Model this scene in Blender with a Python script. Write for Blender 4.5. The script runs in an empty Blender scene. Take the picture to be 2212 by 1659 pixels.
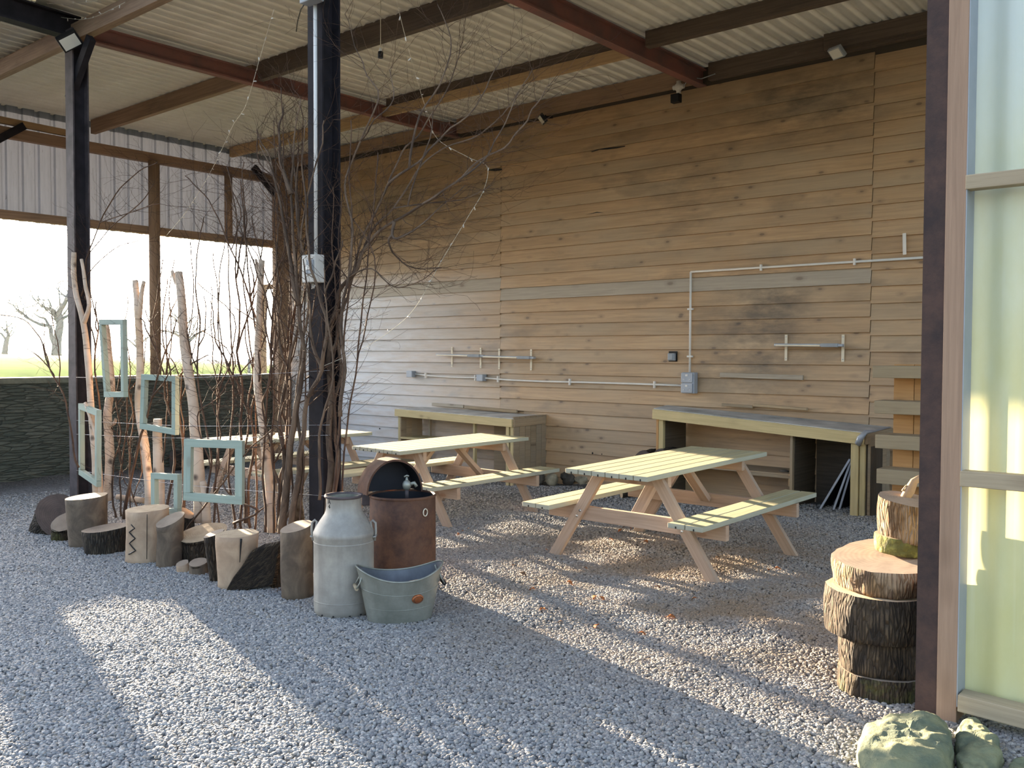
import bpy, math, random
from mathutils import Vector, Matrix, noise
SC = bpy.context.scene
COL = SC.collection
PI = math.pi

# ------------------------------------------------------------------ camera
CX, CY, F = 1106.0, 829.5, 2000.0
PITCH, ROLL, YAW, H = .0317, -.0038, .7024, 1.6
def _cam():
    cp, sp, cr, sr = math.cos(PITCH), math.sin(PITCH), math.cos(ROLL), math.sin(ROLL)
    fw = Vector((0, cp, -sp)); rt = Vector((1, 0, 0)); dn = Vector((0, -sp, -cp))
    r2 = cr*rt + sr*dn; d2 = -sr*rt + cr*dn
    M = Matrix(((math.cos(YAW), -math.sin(YAW), 0), (math.sin(YAW), math.cos(YAW), 0), (0, 0, 1)))
    return M@r2, M@d2, M@fw
RT, DN, FW = _cam()
EYE = Vector((0, 0, H))
cd = bpy.data.cameras.new('camera'); cam = bpy.data.objects.new('camera', cd); COL.objects.link(cam)
cam.matrix_world = Matrix(((RT.x, -DN.x, -FW.x, 0), (RT.y, -DN.y, -FW.y, 0), (RT.z, -DN.z, -FW.z, H), (0, 0, 0, 1)))
cd.sensor_width = 36; cd.lens = F/2212*36; cd.clip_start = .05; cd.clip_end = 3000
SC.camera = cam

# ------------------------------------------------------------------ light, world, exposure
SUN_EL, SUN_AZ = math.radians(8.9), math.radians(180-15.6)      # azimuth of the sun seen from the barn, from +X
sd = Vector((math.cos(SUN_AZ)*math.cos(SUN_EL), math.sin(SUN_AZ)*math.cos(SUN_EL), math.sin(SUN_EL)))
sl = bpy.data.lights.new('sun', 'SUN'); sl.energy = 30.0; sl.angle = math.radians(.6); sl.color = (1, .80, .56)
so = bpy.data.objects.new('sun', sl); COL.objects.link(so)
so.rotation_euler = sd.to_track_quat('Z', 'Y').to_euler(); so.location = (-30, 10, 20)
W = bpy.data.worlds.new('world'); SC.world = W; W.use_nodes = True
wn = W.node_tree.nodes; wl = W.node_tree.links
for n in list(wn): wn.remove(n)
wo = wn.new('ShaderNodeOutputWorld'); bg = wn.new('ShaderNodeBackground'); sk = wn.new('ShaderNodeTexSky')
sk.sky_type = 'NISHITA'; sk.sun_disc = False; sk.sun_elevation = math.radians(16); sk.sun_rotation = math.radians(90)-SUN_AZ
sk.air_density = 1.0; sk.dust_density = 3.0; sk.ozone_density = 2.0
bg.inputs['Strength'].default_value = .40
hs = wn.new('ShaderNodeHueSaturation'); hs.inputs['Saturation'].default_value = .78
wl.new(sk.outputs[0], hs.inputs['Color']); # bright winter aureole round the low sun
tc = wn.new('ShaderNodeTexCoord'); dp_ = wn.new('ShaderNodeVectorMath'); dp_.operation = 'DOT_PRODUCT'; dp_.inputs[1].default_value = tuple(sd)
wl.new(tc.outputs['Generated'], dp_.inputs[0])
mx_ = wn.new('ShaderNodeMath'); mx_.operation = 'MAXIMUM'; mx_.inputs[1].default_value = 0; wl.new(dp_.outputs['Value'], mx_.inputs[0])
pw_ = wn.new('ShaderNodeMath'); pw_.operation = 'POWER'; pw_.inputs[1].default_value = 7; wl.new(mx_.outputs[0], pw_.inputs[0])
gl_ = wn.new('ShaderNodeVectorMath'); gl_.operation = 'SCALE'; gl_.inputs[0].default_value = (15., 15.6, 18.); wl.new(pw_.outputs[0], gl_.inputs['Scale'])
ad_ = wn.new('ShaderNodeVectorMath'); ad_.operation = 'ADD'; wl.new(hs.outputs[0], ad_.inputs[0]); wl.new(gl_.outputs[0], ad_.inputs[1])
wl.new(ad_.outputs[0], bg.inputs[0]); wl.new(bg.outputs[0], wo.inputs[0])
SC.view_settings.view_transform = 'Standard'; SC.view_settings.look = 'None'
SC.view_settings.gamma = 1; SC.view_settings.use_curve_mapping = False
SC.view_settings.exposure = 0.85
SC.cycles.max_bounces = 8; SC.cycles.diffuse_bounces = 5

# ------------------------------------------------------------------ measuring helpers
def clamp(v, a=0., b=1.): return max(a, min(b, v))
def zg(x, y):
    z = -.18*clamp((-x-5)/8.) - .06*clamp((y-7)/3)*clamp((-x-4)/2)
    return z
def ray(px, py): return RT*((px-CX)/F) + DN*((py-CY)/F) + FW
def PD(px, py, d): return EYE + ray(px, py)*d
def PZ(px, py, z):
    r = ray(px, py); return EYE + r*((z-H)/r.z)
def PY(px, py, Y):
    r = ray(px, py); return EYE + r*(Y/r.y)
def PX(px, py, X):
    r = ray(px, py); return EYE + r*(X/r.x)
def G(px, py):
    z = 0
    for _ in range(6):
        p = PZ(px, py, z); z = zg(p.x, p.y)
    p.z = z; return p
def depth(p): return (Vector(p)-EYE).dot(FW)
AW = Vector((FW.x, FW.y, 0)).normalized(); RH = Vector((RT.x, RT.y, 0)).normalized(); UP = Vector((0, 0, 1))

# ------------------------------------------------------------------ mesh builder
class MB:
    def __init__(s): s.v = []; s.f = []; s.uv = []; s.m = []; s.t = []; s.sm = []
    def face(s, idx, uvs, m=0, t=0., sm=False):
        s.f.append(tuple(idx)); s.uv.append(uvs); s.m.append(m); s.t.append(t); s.sm.append(sm)
    def beam(s, p0, p1, w, h, side=None, m=0, t=None, seed=None, caps=True):
        """box from p0 to p1; w along 'side', h across; uv.x runs along the length"""
        p0 = Vector(p0); p1 = Vector(p1); d = (p1-p0); L = d.length; d.normalize()
        if side is None: side = Vector((0, 0, 1)).cross(d) if abs(d.z) < .95 else Vector((1, 0, 0))
        side = Vector(side); side = (side-d*side.dot(d)).normalized(); n = d.cross(side)
        a = side*(w/2); b = n*(h/2); i = len(s.v)
        for p in (p0, p1):
            s.v += [p-a-b, p+a-b, p+a+b, p-a+b]
        t = random.uniform(-1, 1) if t is None else t
        o = random.uniform(0, 40); q = random.uniform(0, 40)
        acc = 0
        for k, e in zip(range(4), (w, h, w, h)):
            k2 = (k+1) % 4
            s.face((i+k, i+k2, i+4+k2, i+4+k), ((o, q+acc), (o, q+acc+e), (o+L, q+acc+e), (o+L, q+acc)), m, t)
            acc += e
        if caps:
            s.face((i+3, i+2, i+1, i), ((o, q), (o+w*.3, q), (o+w*.3, q+h), (o, q+h)), m, t)
            s.face((i+4, i+5, i+6, i+7), ((o, q), (o+w*.3, q), (o+w*.3, q+h), (o, q+h)), m, t)
        return s
    def box(s, c, sx, sy, sz, m=0, t=None):
        c = Vector(c); return s.beam(c-Vector((sx/2, 0, 0)), c+Vector((sx/2, 0, 0)), sy, sz, side=(0, 1, 0), m=m, t=t)
    def rings(s, R, m=0, t=0., close=(False, False), sm=True, capm=None, v0=0.):
        """R: list of rings (equal counts)"""
        n = len(R[0]); i = len(s.v); vv = v0; L = [v0]
        for k in range(1, len(R)):
            vv += (sum((a for a in R[k]), Vector())/n - sum((a for a in R[k-1]), Vector())/n).length; L.append(vv)
        per = sum((R[0][k]-R[0][(k+1) % n]).length for k in range(n)) or .1
        for r in R: s.v += list(r)
        for k in range(len(R)-1):
            for j in range(n):
                j2 = (j+1) % n; u0 = per*j/n; u1 = per*(j+1)/n
                s.face((i+k*n+j, i+k*n+j2, i+(k+1)*n+j2, i+(k+1)*n+j), ((L[k], u0), (L[k], u1), (L[k+1], u1), (L[k+1], u0)), m, t, sm)
        cm = m if capm is None else capm
        for c, k in ((close[0], 0), (close[1], len(R)-1)):
            if c:
                b = i+k*n; ids = [b+j for j in range(n)]
                if k == 0: ids.reverse()
                cc = sum((s.v[q] for q in ids), Vector())/n
                sc = per/(2*PI)
                uv = [(.5+.5*math.cos(2*PI*j/n), .5+.5*math.sin(2*PI*j/n)) for j in range(n)]
                if k == 0: uv.reverse()
                s.face(ids, uv, cm, t, False)
        return s
    def tube(s, P, r, n=8, m=0, t=0., caps=True, wob=0., capm=None, seed=0):
        P = [Vector(p) for p in P]
        if not isinstance(r, (list, tuple)): r = [r]*len(P)
        R = []; u = None
        for k, p in enumerate(P):
            d = (P[min(k+1, len(P)-1)]-P[max(k-1, 0)]).normalized()
            if u is None: u = d.orthogonal().normalized()
            u = (u-d*u.dot(d)).normalized(); w = d.cross(u)
            ring = []
            for j in range(n):
                a = 2*PI*j/n; rr = r[k]
                if wob: rr *= 1+wob*noise.noise(Vector((math.cos(a)*1.3+seed, math.sin(a)*1.3, k*.45)))
                ring.append(p+(u*math.cos(a)+w*math.sin(a))*rr)
            R.append(ring)
        return s.rings(R, m, t, (caps, caps), True, capm)
    def lathe(s, prof, c=(0, 0, 0), n=40, m=0, close=(False, False), ax=None, sx=1., sy=1.):
        """prof: (radius, height); ax = (u, w, axis) vectors"""
        c = Vector(c); u, w, a = ax or (Vector((1, 0, 0)), Vector((0, 1, 0)), Vector((0, 0, 1)))
        R = [[c+a*z+(u*(math.cos(2*PI*j/n)*sx)+w*(math.sin(2*PI*j/n)*sy))*r for j in range(n)] for r, z in prof]
        return s.rings(R, m, 0, close)
    def ball(s, c, r, m=0, n=8, sq=(1, 1, 1)):
        c = Vector(c); R = []
        for k in range(1, n):
            a = PI*k/n
            R.append([c+Vector((math.sin(a)*math.cos(2*PI*j/(n*2))*r*sq[0], math.sin(a)*math.sin(2*PI*j/(n*2))*r*sq[1], -math.cos(a)*r*sq[2])) for j in range(n*2)])
        return s.rings(R, m, 0, (True, True))
    def build(s, name, mats, parent=None, origin=None, bevel=0.):
        o_ = Vector((0, 0, 0)); q = parent
        while q is not None and origin is None:
            if q.get('_loc'): o_ = Vector((0, 0, 0)); break
            o_ += q.location; q = q.parent
        if origin is not None: o_ = Vector(origin)
        me = bpy.data.meshes.new(name)
        me.from_pydata([tuple(v-o_) for v in s.v], [], s.f)
        uvl = me.uv_layers.new(name='uv'); k = 0; flat = []
        for u in s.uv:
            for q in u: flat += [q[0], q[1]]
        uvl.data.foreach_set('uv', flat)
        me.polygons.foreach_set('material_index', s.m)
        me.polygons.foreach_set('use_smooth', s.sm)
        at = me.attributes.new('tone', 'FLOAT', 'FACE'); at.data.foreach_set('value', s.t)
        for mm in (mats if isinstance(mats, (list, tuple)) else [mats]): me.materials.append(mm)
        me.update()
        ob = bpy.data.objects.new(name, me); COL.objects.link(ob)
        if parent is not None: ob.parent = parent
        else: ob.location = o_
        if bevel:
            b = ob.modifiers.new('bevel', 'BEVEL'); b.width = bevel; b.segments = 2; b.limit_method = 'ANGLE'; b.angle_limit = .9
        return ob
def tag(o, label=None, cat=None, group=None, kind=None):
    if label: o['label'] = label
    if cat: o['category'] = cat
    if group: o['group'] = group
    if kind: o['kind'] = kind
    return o
def thing(name, loc, label, cat, group=None, rz=0.):
    o = bpy.data.objects.new(name, None); COL.objects.link(o); o.location = loc; o.rotation_euler = (0, 0, rz); o.empty_display_size = .1
    return tag(o, label, cat, group)
def local(o): o['_loc'] = 1; return o          # parts of this thing are modelled in its own coordinates
def copy_tree(o, parent=None):
    c = o.copy(); COL.objects.link(c)
    if parent is not None: c.parent = parent
    for ch in list(o.children): copy_tree(ch, c)
    return c

# ------------------------------------------------------------------ materials
class NT:
    def __init__(s, name, rough=.8, metal=0., spec=.3):
        s.mat = bpy.data.materials.new(name); s.mat.use_nodes = True; s.t = s.mat.node_tree
        for n in list(s.t.nodes): s.t.nodes.remove(n)
        s.o = s.t.nodes.new('ShaderNodeOutputMaterial'); s.b = s.t.nodes.new('ShaderNodeBsdfPrincipled')
        s.l(s.b.outputs[0], s.o.inputs[0]); s.b.inputs['Roughness'].default_value = rough; s.b.inputs['Metallic'].default_value = metal
        s.b.inputs['Specular IOR Level'].default_value = spec
    def l(s, a, b): s.t.links.new(a, b)
    def n(s, k, **kw):
        x = s.t.nodes.new('ShaderNode'+k)
        for a, b in kw.items(): setattr(x, a, b)
        return x
    def coord(s, kind='Object', scale=(1, 1, 1), rot=(0, 0, 0)):
        if kind == 'uv': c = s.n('UVMap', uv_map='uv').outputs[0]
        elif kind == 'world': c = s.n('NewGeometry').outputs['Position']
        else: c = s.n('TexCoord').outputs[kind]
        m = s.n('Mapping'); m.inputs['Scale'].default_value = scale; m.inputs['Rotation'].default_value = rot
        s.l(c, m.inputs['Vector']); return m.outputs[0]
    def noise(s, co, scale=5., detail=4., rough=.55, dist=0.):
        x = s.n('TexNoise'); x.inputs['Scale'].default_value = scale; x.inputs['Detail'].default_value = detail
        x.inputs['Roughness'].default_value = rough; x.inputs['Distortion'].default_value = dist
        s.l(co, x.inputs['Vector']); return x.outputs['Fac']
    def vor(s, co, scale=5., feature='F1', out='Distance', rand=1.):
        x = s.n('TexVoronoi', feature=feature); x.inputs['Scale'].default_value = scale; x.inputs['Randomness'].default_value = rand
        s.l(co, x.inputs['Vector']); return x.outputs[out]
    def ramp(s, f, stops, interp='LINEAR'):
        x = s.n('ValToRGB'); x.color_ramp.interpolation = interp; e = x.color_ramp.elements
        while len(e) < len(stops): e.new(.5)
        for q, (p, c) in zip(e, stops): q.position = p; q.color = (*c, 1) if len(c) == 3 else c
        s.l(f, x.inputs[0]); return x.outputs[0]
    def mix(s, f, a, b, mode='MIX'):
        x = s.n('Mix', data_type='RGBA', blend_type=mode)
        for v, i in ((f, 0), (a, 6), (b, 7)):
            if isinstance(v, (int, float)): x.inputs[i].default_value = v
            elif isinstance(v, tuple): x.inputs[i].default_value = (*v, 1)
            else: s.l(v, x.inputs[i])
        return x.outputs[2]
    def math(s, op, a, b=0., c=None, cl=False):
        x = s.n('Math', operation=op, use_clamp=cl)
        for i, v in enumerate((a, b) if c is None else (a, b, c)):
            if isinstance(v, (int, float)): x.inputs[i].default_value = v
            else: s.l(v, x.inputs[i])
        return x.outputs[0]
    def attr(s, name): return s.n('Attribute', attribute_name=name).outputs['Fac']
    def value(s, col, f):                       # multiply brightness
        x = s.n('HueSaturation'); s.l(f, x.inputs['Value']); s.l(col, x.inputs['Color']); return x.outputs[0]
    def col(s, c):
        if isinstance(c, tuple): s.b.inputs['Base Color'].default_value = (*c, 1)
        else: s.l(c, s.b.inputs['Base Color'])
    def bump(s, h, strength=.3, dist=.01):
        x = s.n('Bump'); x.inputs['Strength'].default_value = strength; x.inputs['Distance'].default_value = dist
        s.l(h, x.inputs['Height']); s.l(x.outputs[0], s.b.inputs['Normal'])
    def rng(s, v, a, b, c=0., d=1.):
        x = s.n('MapRange'); s.l(v, x.inputs[0])
        for i, q in enumerate((a, b, c, d)): x.inputs[i+1].default_value = q
        return x.outputs[0]

def wood(name, light, dark, knot=(.10, .055, .03), grain=1., knots=.5, tone=.18, rough=.75, grey=None, stain=0., knot_d=2.2, spec=.3, soot=False):
    t = NT(name, rough, 0., spec)
    g = t.noise(t.coord('uv', (1.1*grain, 26*grain, 1)), 1.6, 6, .62, .6)
    g2 = t.noise(t.coord('uv', (6, 160, 1)), 1., 2, .5)
    c = t.ramp(g, [(.25, dark), (.62, light)])
    big = t.noise(t.coord('uv', (.8, 3, 1)), 1.3, 3)
    c = t.mix(t.rng(big, .35, .7, 0, .35), c, dark)
    if grey: c = t.mix(t.rng(t.noise(t.coord('uv', (.5, 1.4, 1)), 1.1, 3), .42, .62, 0, .5), c, grey)
    if knots:
        co = t.coord('uv', (knot_d, knot_d*2.2, 1))
        k = t.vor(co, 1.); ring = t.ramp(k, [(.0, (1, 1, 1)), (.075, (.85, .85, .85)), (.11, (.3, .3, .3)), (.24, (0, 0, 0))])
        c = t.mix(t.math('MULTIPLY', ring, knots), c, knot)
    if stain:
        st = t.ramp(t.noise(t.coord('uv', (.55, 1.3, 1)), 1.7, 5, .6, .4), [(.56, (0, 0, 0)), (.74, (1, 1, 1))])
        c = t.mix(t.math('MULTIPLY', st, stain), c, (.055, .045, .032))
    if soot:        # open end's sky glow painted in, plus weather silvering below the upper boards
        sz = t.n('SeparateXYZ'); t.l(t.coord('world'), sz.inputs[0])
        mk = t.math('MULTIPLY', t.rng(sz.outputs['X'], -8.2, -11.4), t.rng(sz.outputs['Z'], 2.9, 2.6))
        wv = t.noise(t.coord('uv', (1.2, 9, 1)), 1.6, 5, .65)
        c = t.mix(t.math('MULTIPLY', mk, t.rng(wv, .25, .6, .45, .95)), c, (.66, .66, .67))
    if soot:        # smoke and damp stains on the boards: above the long counter and along the top
        for cen, sc_, rad, am in (((-4.75, 9.86, 1.75), (.9, 1, .8), .85, .58), ((-4.45, 9.86, 2.3), (1., 1, .9), .55, .5), ((-4.2, 9.86, 4.35), (.45, 1, 1.), .62, .6), ((-5.6, 9.86, 3.6), (.5, 1, .9), .5, .4), ((-10.2, 9.86, 3.7), (.4, 1, .9), .7, .5)):
            d = t.n('VectorMath', operation='DISTANCE'); t.l(t.coord('world', sc_), d.inputs[0]); d.inputs[1].default_value = tuple(a*b for a, b in zip(cen, sc_))
            nn = t.noise(t.coord('world', (1.2, 1, 3.2)), 2.4, 5, .65)
            c = t.mix(t.math('MULTIPLY', t.math('MULTIPLY', t.rng(d.outputs['Value'], rad, rad*.3, 0, am), t.rng(nn, .35, .65)), 1.), c, (.05, .038, .026))
    c = t.value(c, t.math('MULTIPLY_ADD', t.attr('tone'), tone, 1.))
    t.col(c); t.bump(t.math('ADD', g, g2), .22, .004)
    return t.mat
def plain(name, c, rough=.6, metal=0., var=.15, scale=8., bump=0., spec=.3):
    t = NT(name, rough, metal, spec); n = t.noise(t.coord('Object'), scale, 4)
    t.col(t.mix(t.rng(n, .3, .7), tuple(x*(1-var) for x in c), tuple(min(1, x*(1+var)) for x in c)))
    if bump: t.bump(n, bump, .01)
    return t.mat
def bark(name, light, dark, sc=9., stretch=.25, moss=0., strength=.7, dist=.02, pale=None, furrow=0.):
    t = NT(name, .9)
    co = t.coord('uv', (stretch, 1, 1))
    a = t.noise(co, sc*3, 6, .65, .8); v = t.vor(co, sc*4)
    c = t.mix(t.rng(a, .40, .60), dark, light)
    if furrow:
        fv = t.vor(t.mix(.35, t.coord('uv', (11, 70, 1)), t.n('TexNoise').outputs['Color'], 'ADD'), 1., 'DISTANCE_TO_EDGE'); c = t.mix(t.ramp(fv, [(0, (furrow*.7,)*3), (.22, (0, 0, 0))]), c, tuple(x*.25 for x in dark)); v = t.math('MULTIPLY', t.math('MINIMUM', fv, .25), -4.)
    if pale: c = t.mix(t.ramp(t.noise(t.coord('Object'), 5, 3), [(.5, (0, 0, 0)), (.6, (1, 1, 1))]), c, pale)
    if moss:
        mm = t.ramp(t.noise(t.coord('Object'), 5, 5, .7), [(.54-.1*moss, (0, 0, 0)), (.62, (1, 1, 1))])
        c = t.mix(t.math('MULTIPLY', mm, .85), c, (.105, .10, .03))
    t.col(c); t.bump(t.math('ADD', a, t.math('MULTIPLY', v, -.6)), strength, dist)
    return t.mat
def birch(name):
    t = NT(name, .7)
    a = t.noise(t.coord('uv', (1, .35, 1)), 6, 4)
    c = t.mix(t.rng(a, .35, .65), (.50, .36, .25), (.68, .52, .39))
    band = t.noise(t.coord('uv', (30, 2.2, 1)), 1.3, 3, .6)
    c = t.mix(t.ramp(band, [(.62, (0, 0, 0)), (.70, (.8, .8, .8))]), c, (.13, .08, .06))
    kn = t.vor(t.coord('uv', (5, 5, 1)), 1.); c = t.mix(t.ramp(kn, [(0, (1, 1, 1)), (.10, (.6, .6, .6)), (.17, (0, 0, 0))]), c, (.07, .045, .035))
    pe = t.noise(t.coord('Object'), 3.2, 3); c = t.mix(t.ramp(pe, [(.6, (0, 0, 0)), (.68, (.7, .7, .7))]), c, (.24, .14, .09))
    t.col(c); t.bump(band, .25, .005); return t.mat
def cutface(name, light=(.52, .40, .26), dark=(.30, .21, .13)):
    t = NT(name, .8)
    co = t.n('UVMap', uv_map='uv').outputs[0]
    mp = t.n('Mapping'); mp.inputs['Location'].default_value = (-.5, -.5, 0); t.l(co, mp.inputs[0])
    w = t.n('TexWave', wave_type='RINGS', rings_direction='SPHERICAL'); w.inputs['Scale'].default_value = 7; w.inputs['Distortion'].default_value = 2.5; w.inputs['Detail'].default_value = 3
    t.l(mp.outputs[0], w.inputs[0])
    n = t.noise(t.coord('Object'), 14, 4)
    c = t.mix(t.math('MULTIPLY', w.outputs['Fac'], .35), light, dark)
    c = t.mix(t.rng(n, .4, .7, 0, .6), c, dark)
    t.col(c); t.bump(n, .3, .004); return t.mat

M = {}
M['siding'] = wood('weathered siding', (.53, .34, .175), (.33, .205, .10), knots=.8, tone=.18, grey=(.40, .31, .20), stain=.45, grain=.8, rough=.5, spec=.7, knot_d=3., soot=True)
M['siding_grey'] = wood('greyed siding', (.44, .37, .28), (.32, .26, .19), knots=.6, tone=.10, rough=.5, spec=.7)
M['old_timber'] = wood('old roof timber', (.36, .235, .15), (.19, .12, .078), knots=.3, tone=.2, stain=.4)
M['dark_timber'] = wood('dark eaves timber', (.15, .11, .08), (.065, .05, .04), knots=.3, tone=.25)
M['new_timber'] = wood('pale sawn timber', (.50, .34, .18), (.36, .235, .12), knots=.6, tone=.15)
M['leg_timber'] = wood('table leg timber', (.46, .34, .25), (.33, .235, .165), knots=.7, tone=.10, knot=(.25, .12, .06))
M['green_top'] = wood('green painted planks', (.42, .385, .23), (.28, .265, .16), knots=.25, tone=.08, knot=(.30, .30, .17), stain=.0)
M['green_side'] = wood('green painted edges', (.42, .42, .33), (.33, .335, .265), knots=.2, tone=.06)
M['counter'] = wood('counter boards', (.42, .31, .19), (.27, .195, .12), knots=.6, tone=.16, grey=(.30, .26, .2))
M['counter_edge'] = wood('counter edge', (.58, .47, .25), (.44, .35, .18), knots=.4, tone=.08)
M['post_timber'] = wood('side post timber', (.36, .235, .155), (.25, .16, .105), knots=.8, tone=.05)
M['rail_timber'] = wood('panel rail timber', (.40, .32, .21), (.29, .23, .15), knots=.8, tone=.05)
M['warm_board'] = wood('warm orange board', (.52, .30, .13), (.40, .21, .085), knots=.6, tone=.1)
M['sage'] = wood('sage painted frame', (.34, .40, .33), (.27, .32, .265), knots=.3, tone=.05)
M['soot'] = plain('sooty worktop felt', (.46, .455, .43), .95, var=.35, scale=3)
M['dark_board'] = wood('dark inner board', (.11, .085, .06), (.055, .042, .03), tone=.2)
M['red_steel'] = (lambda t: (t.col(t.mix(t.rng(t.noise(t.coord('Object'), 2.5, 6), .35, .65), (.28, .12, .095), (.17, .10, .088))), t.mat)[1])(NT('red oxide steel', .75))
M['black_steel'] = plain('black painted steel', (.022, .019, .022), .7, var=.3, spec=.15)
M['flange'] = plain('lighter flange steel', (.07, .055, .055), .7, var=.4)
def rust(name, a, b, c3=None, sc=6, met=.0, rough=.75):
    t = NT(name, rough, met); n = t.noise(t.coord('Object'), sc, 7, .7); n2 = t.noise(t.coord('Object'), sc*12, 3)
    c = t.mix(t.rng(n, .35, .65), a, b)
    if c3: c = t.mix(t.ramp(t.noise(t.coord('Object'), sc*.5, 4), [(.55, (0, 0, 0)), (.7, (1, 1, 1))]), c, c3)
    t.col(c); t.bump(t.math('ADD', n, t.math('MULTIPLY', n2, .5)), .35, .006); return t.mat
M['rust_post'] = rust('rust pitted post', (.08, .045, .034), (.036, .024, .022), sc=7)
M['barrel'] = rust('rusty copper drum', (.13, .06, .032), (.05, .024, .017), (.21, .11, .06), sc=7)
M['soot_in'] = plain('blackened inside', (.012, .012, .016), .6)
def galv(name, base, dark, met=.55, rough=.42):
    t = NT(name, rough, met); a = t.noise(t.coord('Object'), 5, 6, .65); st = t.noise(t.coord('Object', (14, 14, 1.2)), 1.3, 4)
    c = t.mix(t.rng(a, .3, .7), base, dark); c = t.mix(t.rng(st, .5, .75, 0, .5), c, dark)
    t.col(c); t.bump(a, .12, .004); return t.mat
M['churn'] = galv('dull milk churn aluminium', (.42, .395, .34), (.24, .22, .195), .3, .6)
M['galv'] = galv('galvanised zinc', (.36, .36, .31), (.20, .205, .17), .45, .42)
M['galv_in'] = galv('darker zinc inside', (.15, .16, .18), (.08, .085, .095), .4, .5)  # inside of the tub in a darker tone than the outside
M['white_plastic'] = plain('white plastic', (.76, .72, .66), .4, var=.05)
M['cream_plastic'] = plain('cream plastic', (.60, .56, .50), .4, var=.05)
M['grey_plastic'] = plain('grey plastic', (.32, .34, .36), .45, var=.06)
M['grey_metal'] = plain('grey metal box', (.38, .41, .46), .4, .3, var=.1)
M['black'] = plain('black plastic', (.012, .012, .013), .45, var=.2)
M['chrome'] = plain('brushed steel', (.62, .60, .56), .3, .8, var=.1)
M['bracket'] = plain('pale bracket', (.70, .62, .48), .5, .2, var=.08)
M['copper'] = plain('copper plaque', (.40, .13, .05), .45, .6, var=.25, scale=40)
M['lens'] = plain('floodlight glass', (.75, .72, .62), .15, 0., var=.05, spec=.6)
M['twig'] = bark('twig bark', (.15, .085, .05), (.06, .035, .024), 6, .3, strength=.3, dist=.004)
M['twig_dark'] = bark('dark twig bark', (.085, .05, .035), (.04, .024, .018), 6, .3, strength=.3, dist=.004)
M['stem'] = bark('sapling bark', (.19, .125, .08), (.07, .045, .03), 3, .3, strength=.7, dist=.006)
M['birch'] = birch('birch bark')
M['cut'] = cutface('sawn log face')
M['cut_dull'] = cutface('weathered sawn face', (.34, .26, .19), (.2, .15, .11))
M['cut_dark'] = cutface('old dark sawn face', (.13, .10, .085), (.06, .048, .045))
M['bark_smooth'] = bark('smooth log bark', (.17, .125, .085), (.095, .07, .05), 2.0, .7, strength=.35, dist=.008)
M['bark_rough'] = bark('rough log bark', (.115, .078, .046), (.038, .027, .019), 5, .22, strength=1., dist=.03, furrow=.8)
M['bark_dark'] = bark('dark log bark', (.10, .075, .05), (.035, .028, .022), 5, .3, strength=1., dist=.03, furrow=.8)
M['bark_moss'] = bark('mossy log bark', (.12, .082, .046), (.038, .027, .018), 5, .25, moss=.25, strength=1., dist=.03, furrow=.8)
M['bark_bare'] = bark('debarked log', (.46, .33, .22), (.34, .235, .155), 1.6, .9, strength=.25, dist=.006)
M['bark_orange'] = bark('orange split bark', (.30, .18, .085), (.14, .085, .05), 4, .2, strength=.9, dist=.02, pale=(.34, .24, .15), furrow=.8)
M['bark_mossall'] = bark('mossy wedge', (.26, .24, .06), (.13, .12, .04), 9, .8, moss=.3, strength=.9, dist=.02)
M['lichen'] = (lambda t: (t.col(t.mix(t.ramp(t.noise(t.coord('Object'), 9, 6), [(.40, (0, 0, 0)), (.62, (1, 1, 1))]), (.14, .165, .115), (.26, .265, .155))), t.bump(t.noise(t.coord('Object'), 22, 7, .7), .8, .03), t.mat)[2])(NT('lichened concrete', .95))
M['rock'] = plain('pale field stone', (.34, .30, .21), .95, var=.4, scale=9, bump=.6)
M['rock_dark'] = plain('dark field stone', (.09, .08, .065), .95, var=.4, scale=9, bump=.6)
M['wire'] = plain('galvanised wire', (.4, .4, .42), .4, .6)
M['cable'] = plain('clear fairy light cable', (.62, .57, .45), .4)
M['leaf'] = plain('dead orange leaf', (.36, .12, .035), .7, var=.4, scale=30)
M['leaf_br'] = plain('dead brown leaf', (.16, .09, .05), .8, var=.4, scale=30)
def roofmat():
    t = NT('fibre cement roof sheet', .85)
    n = t.noise(t.coord('world', (.5, 2.2, 1)), 1.2, 6, .6); st = t.noise(t.coord('world', (9, .5, 1)), 1.0, 4)
    c = t.mix(t.rng(n, .3, .7), (.54, .515, .43), (.65, .625, .54)); c = t.mix(t.rng(st, .55, .8, 0, .5), c, (.36, .34, .27))
    t.col(c); tr = t.n('BsdfTranslucent'); tr.inputs[0].default_value = (.72, .70, .60, 1)
    mx = t.n('MixShader'); mx.inputs[0].default_value = .006
    t.l(t.b.outputs[0], mx.inputs[1]); t.l(tr.outputs[0], mx.inputs[2]); t.l(mx.outputs[0], t.o.inputs[0]); return t.mat
M['roof'] = roofmat()
def cladmat():
    t = NT('grey box profile sheet', .6)
    n = t.noise(t.coord('world', (1, 6, .6)), 2.5, 6, .65)
    c = t.mix(t.rng(n, .35, .7), (.25, .275, .325), (.16, .175, .205)); c = t.mix(t.ramp(t.noise(t.coord('world', (1, 30, 3)), 2., 3), [(.66, (0, 0, 0)), (.72, (.8, .8, .8))]), c, (.08, .075, .075))
    tr = t.n('BsdfTranslucent'); tr.inputs[0].default_value = (.12, .13, .16, 1)
    mx = t.n('MixShader'); mx.inputs[0].default_value = .08; t.col(c)
    t.l(t.b.outputs[0], mx.inputs[1]); t.l(tr.outputs[0], mx.inputs[2]); t.l(mx.outputs[0], t.o.inputs[0]); return t.mat
M['clad'] = cladmat()
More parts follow.
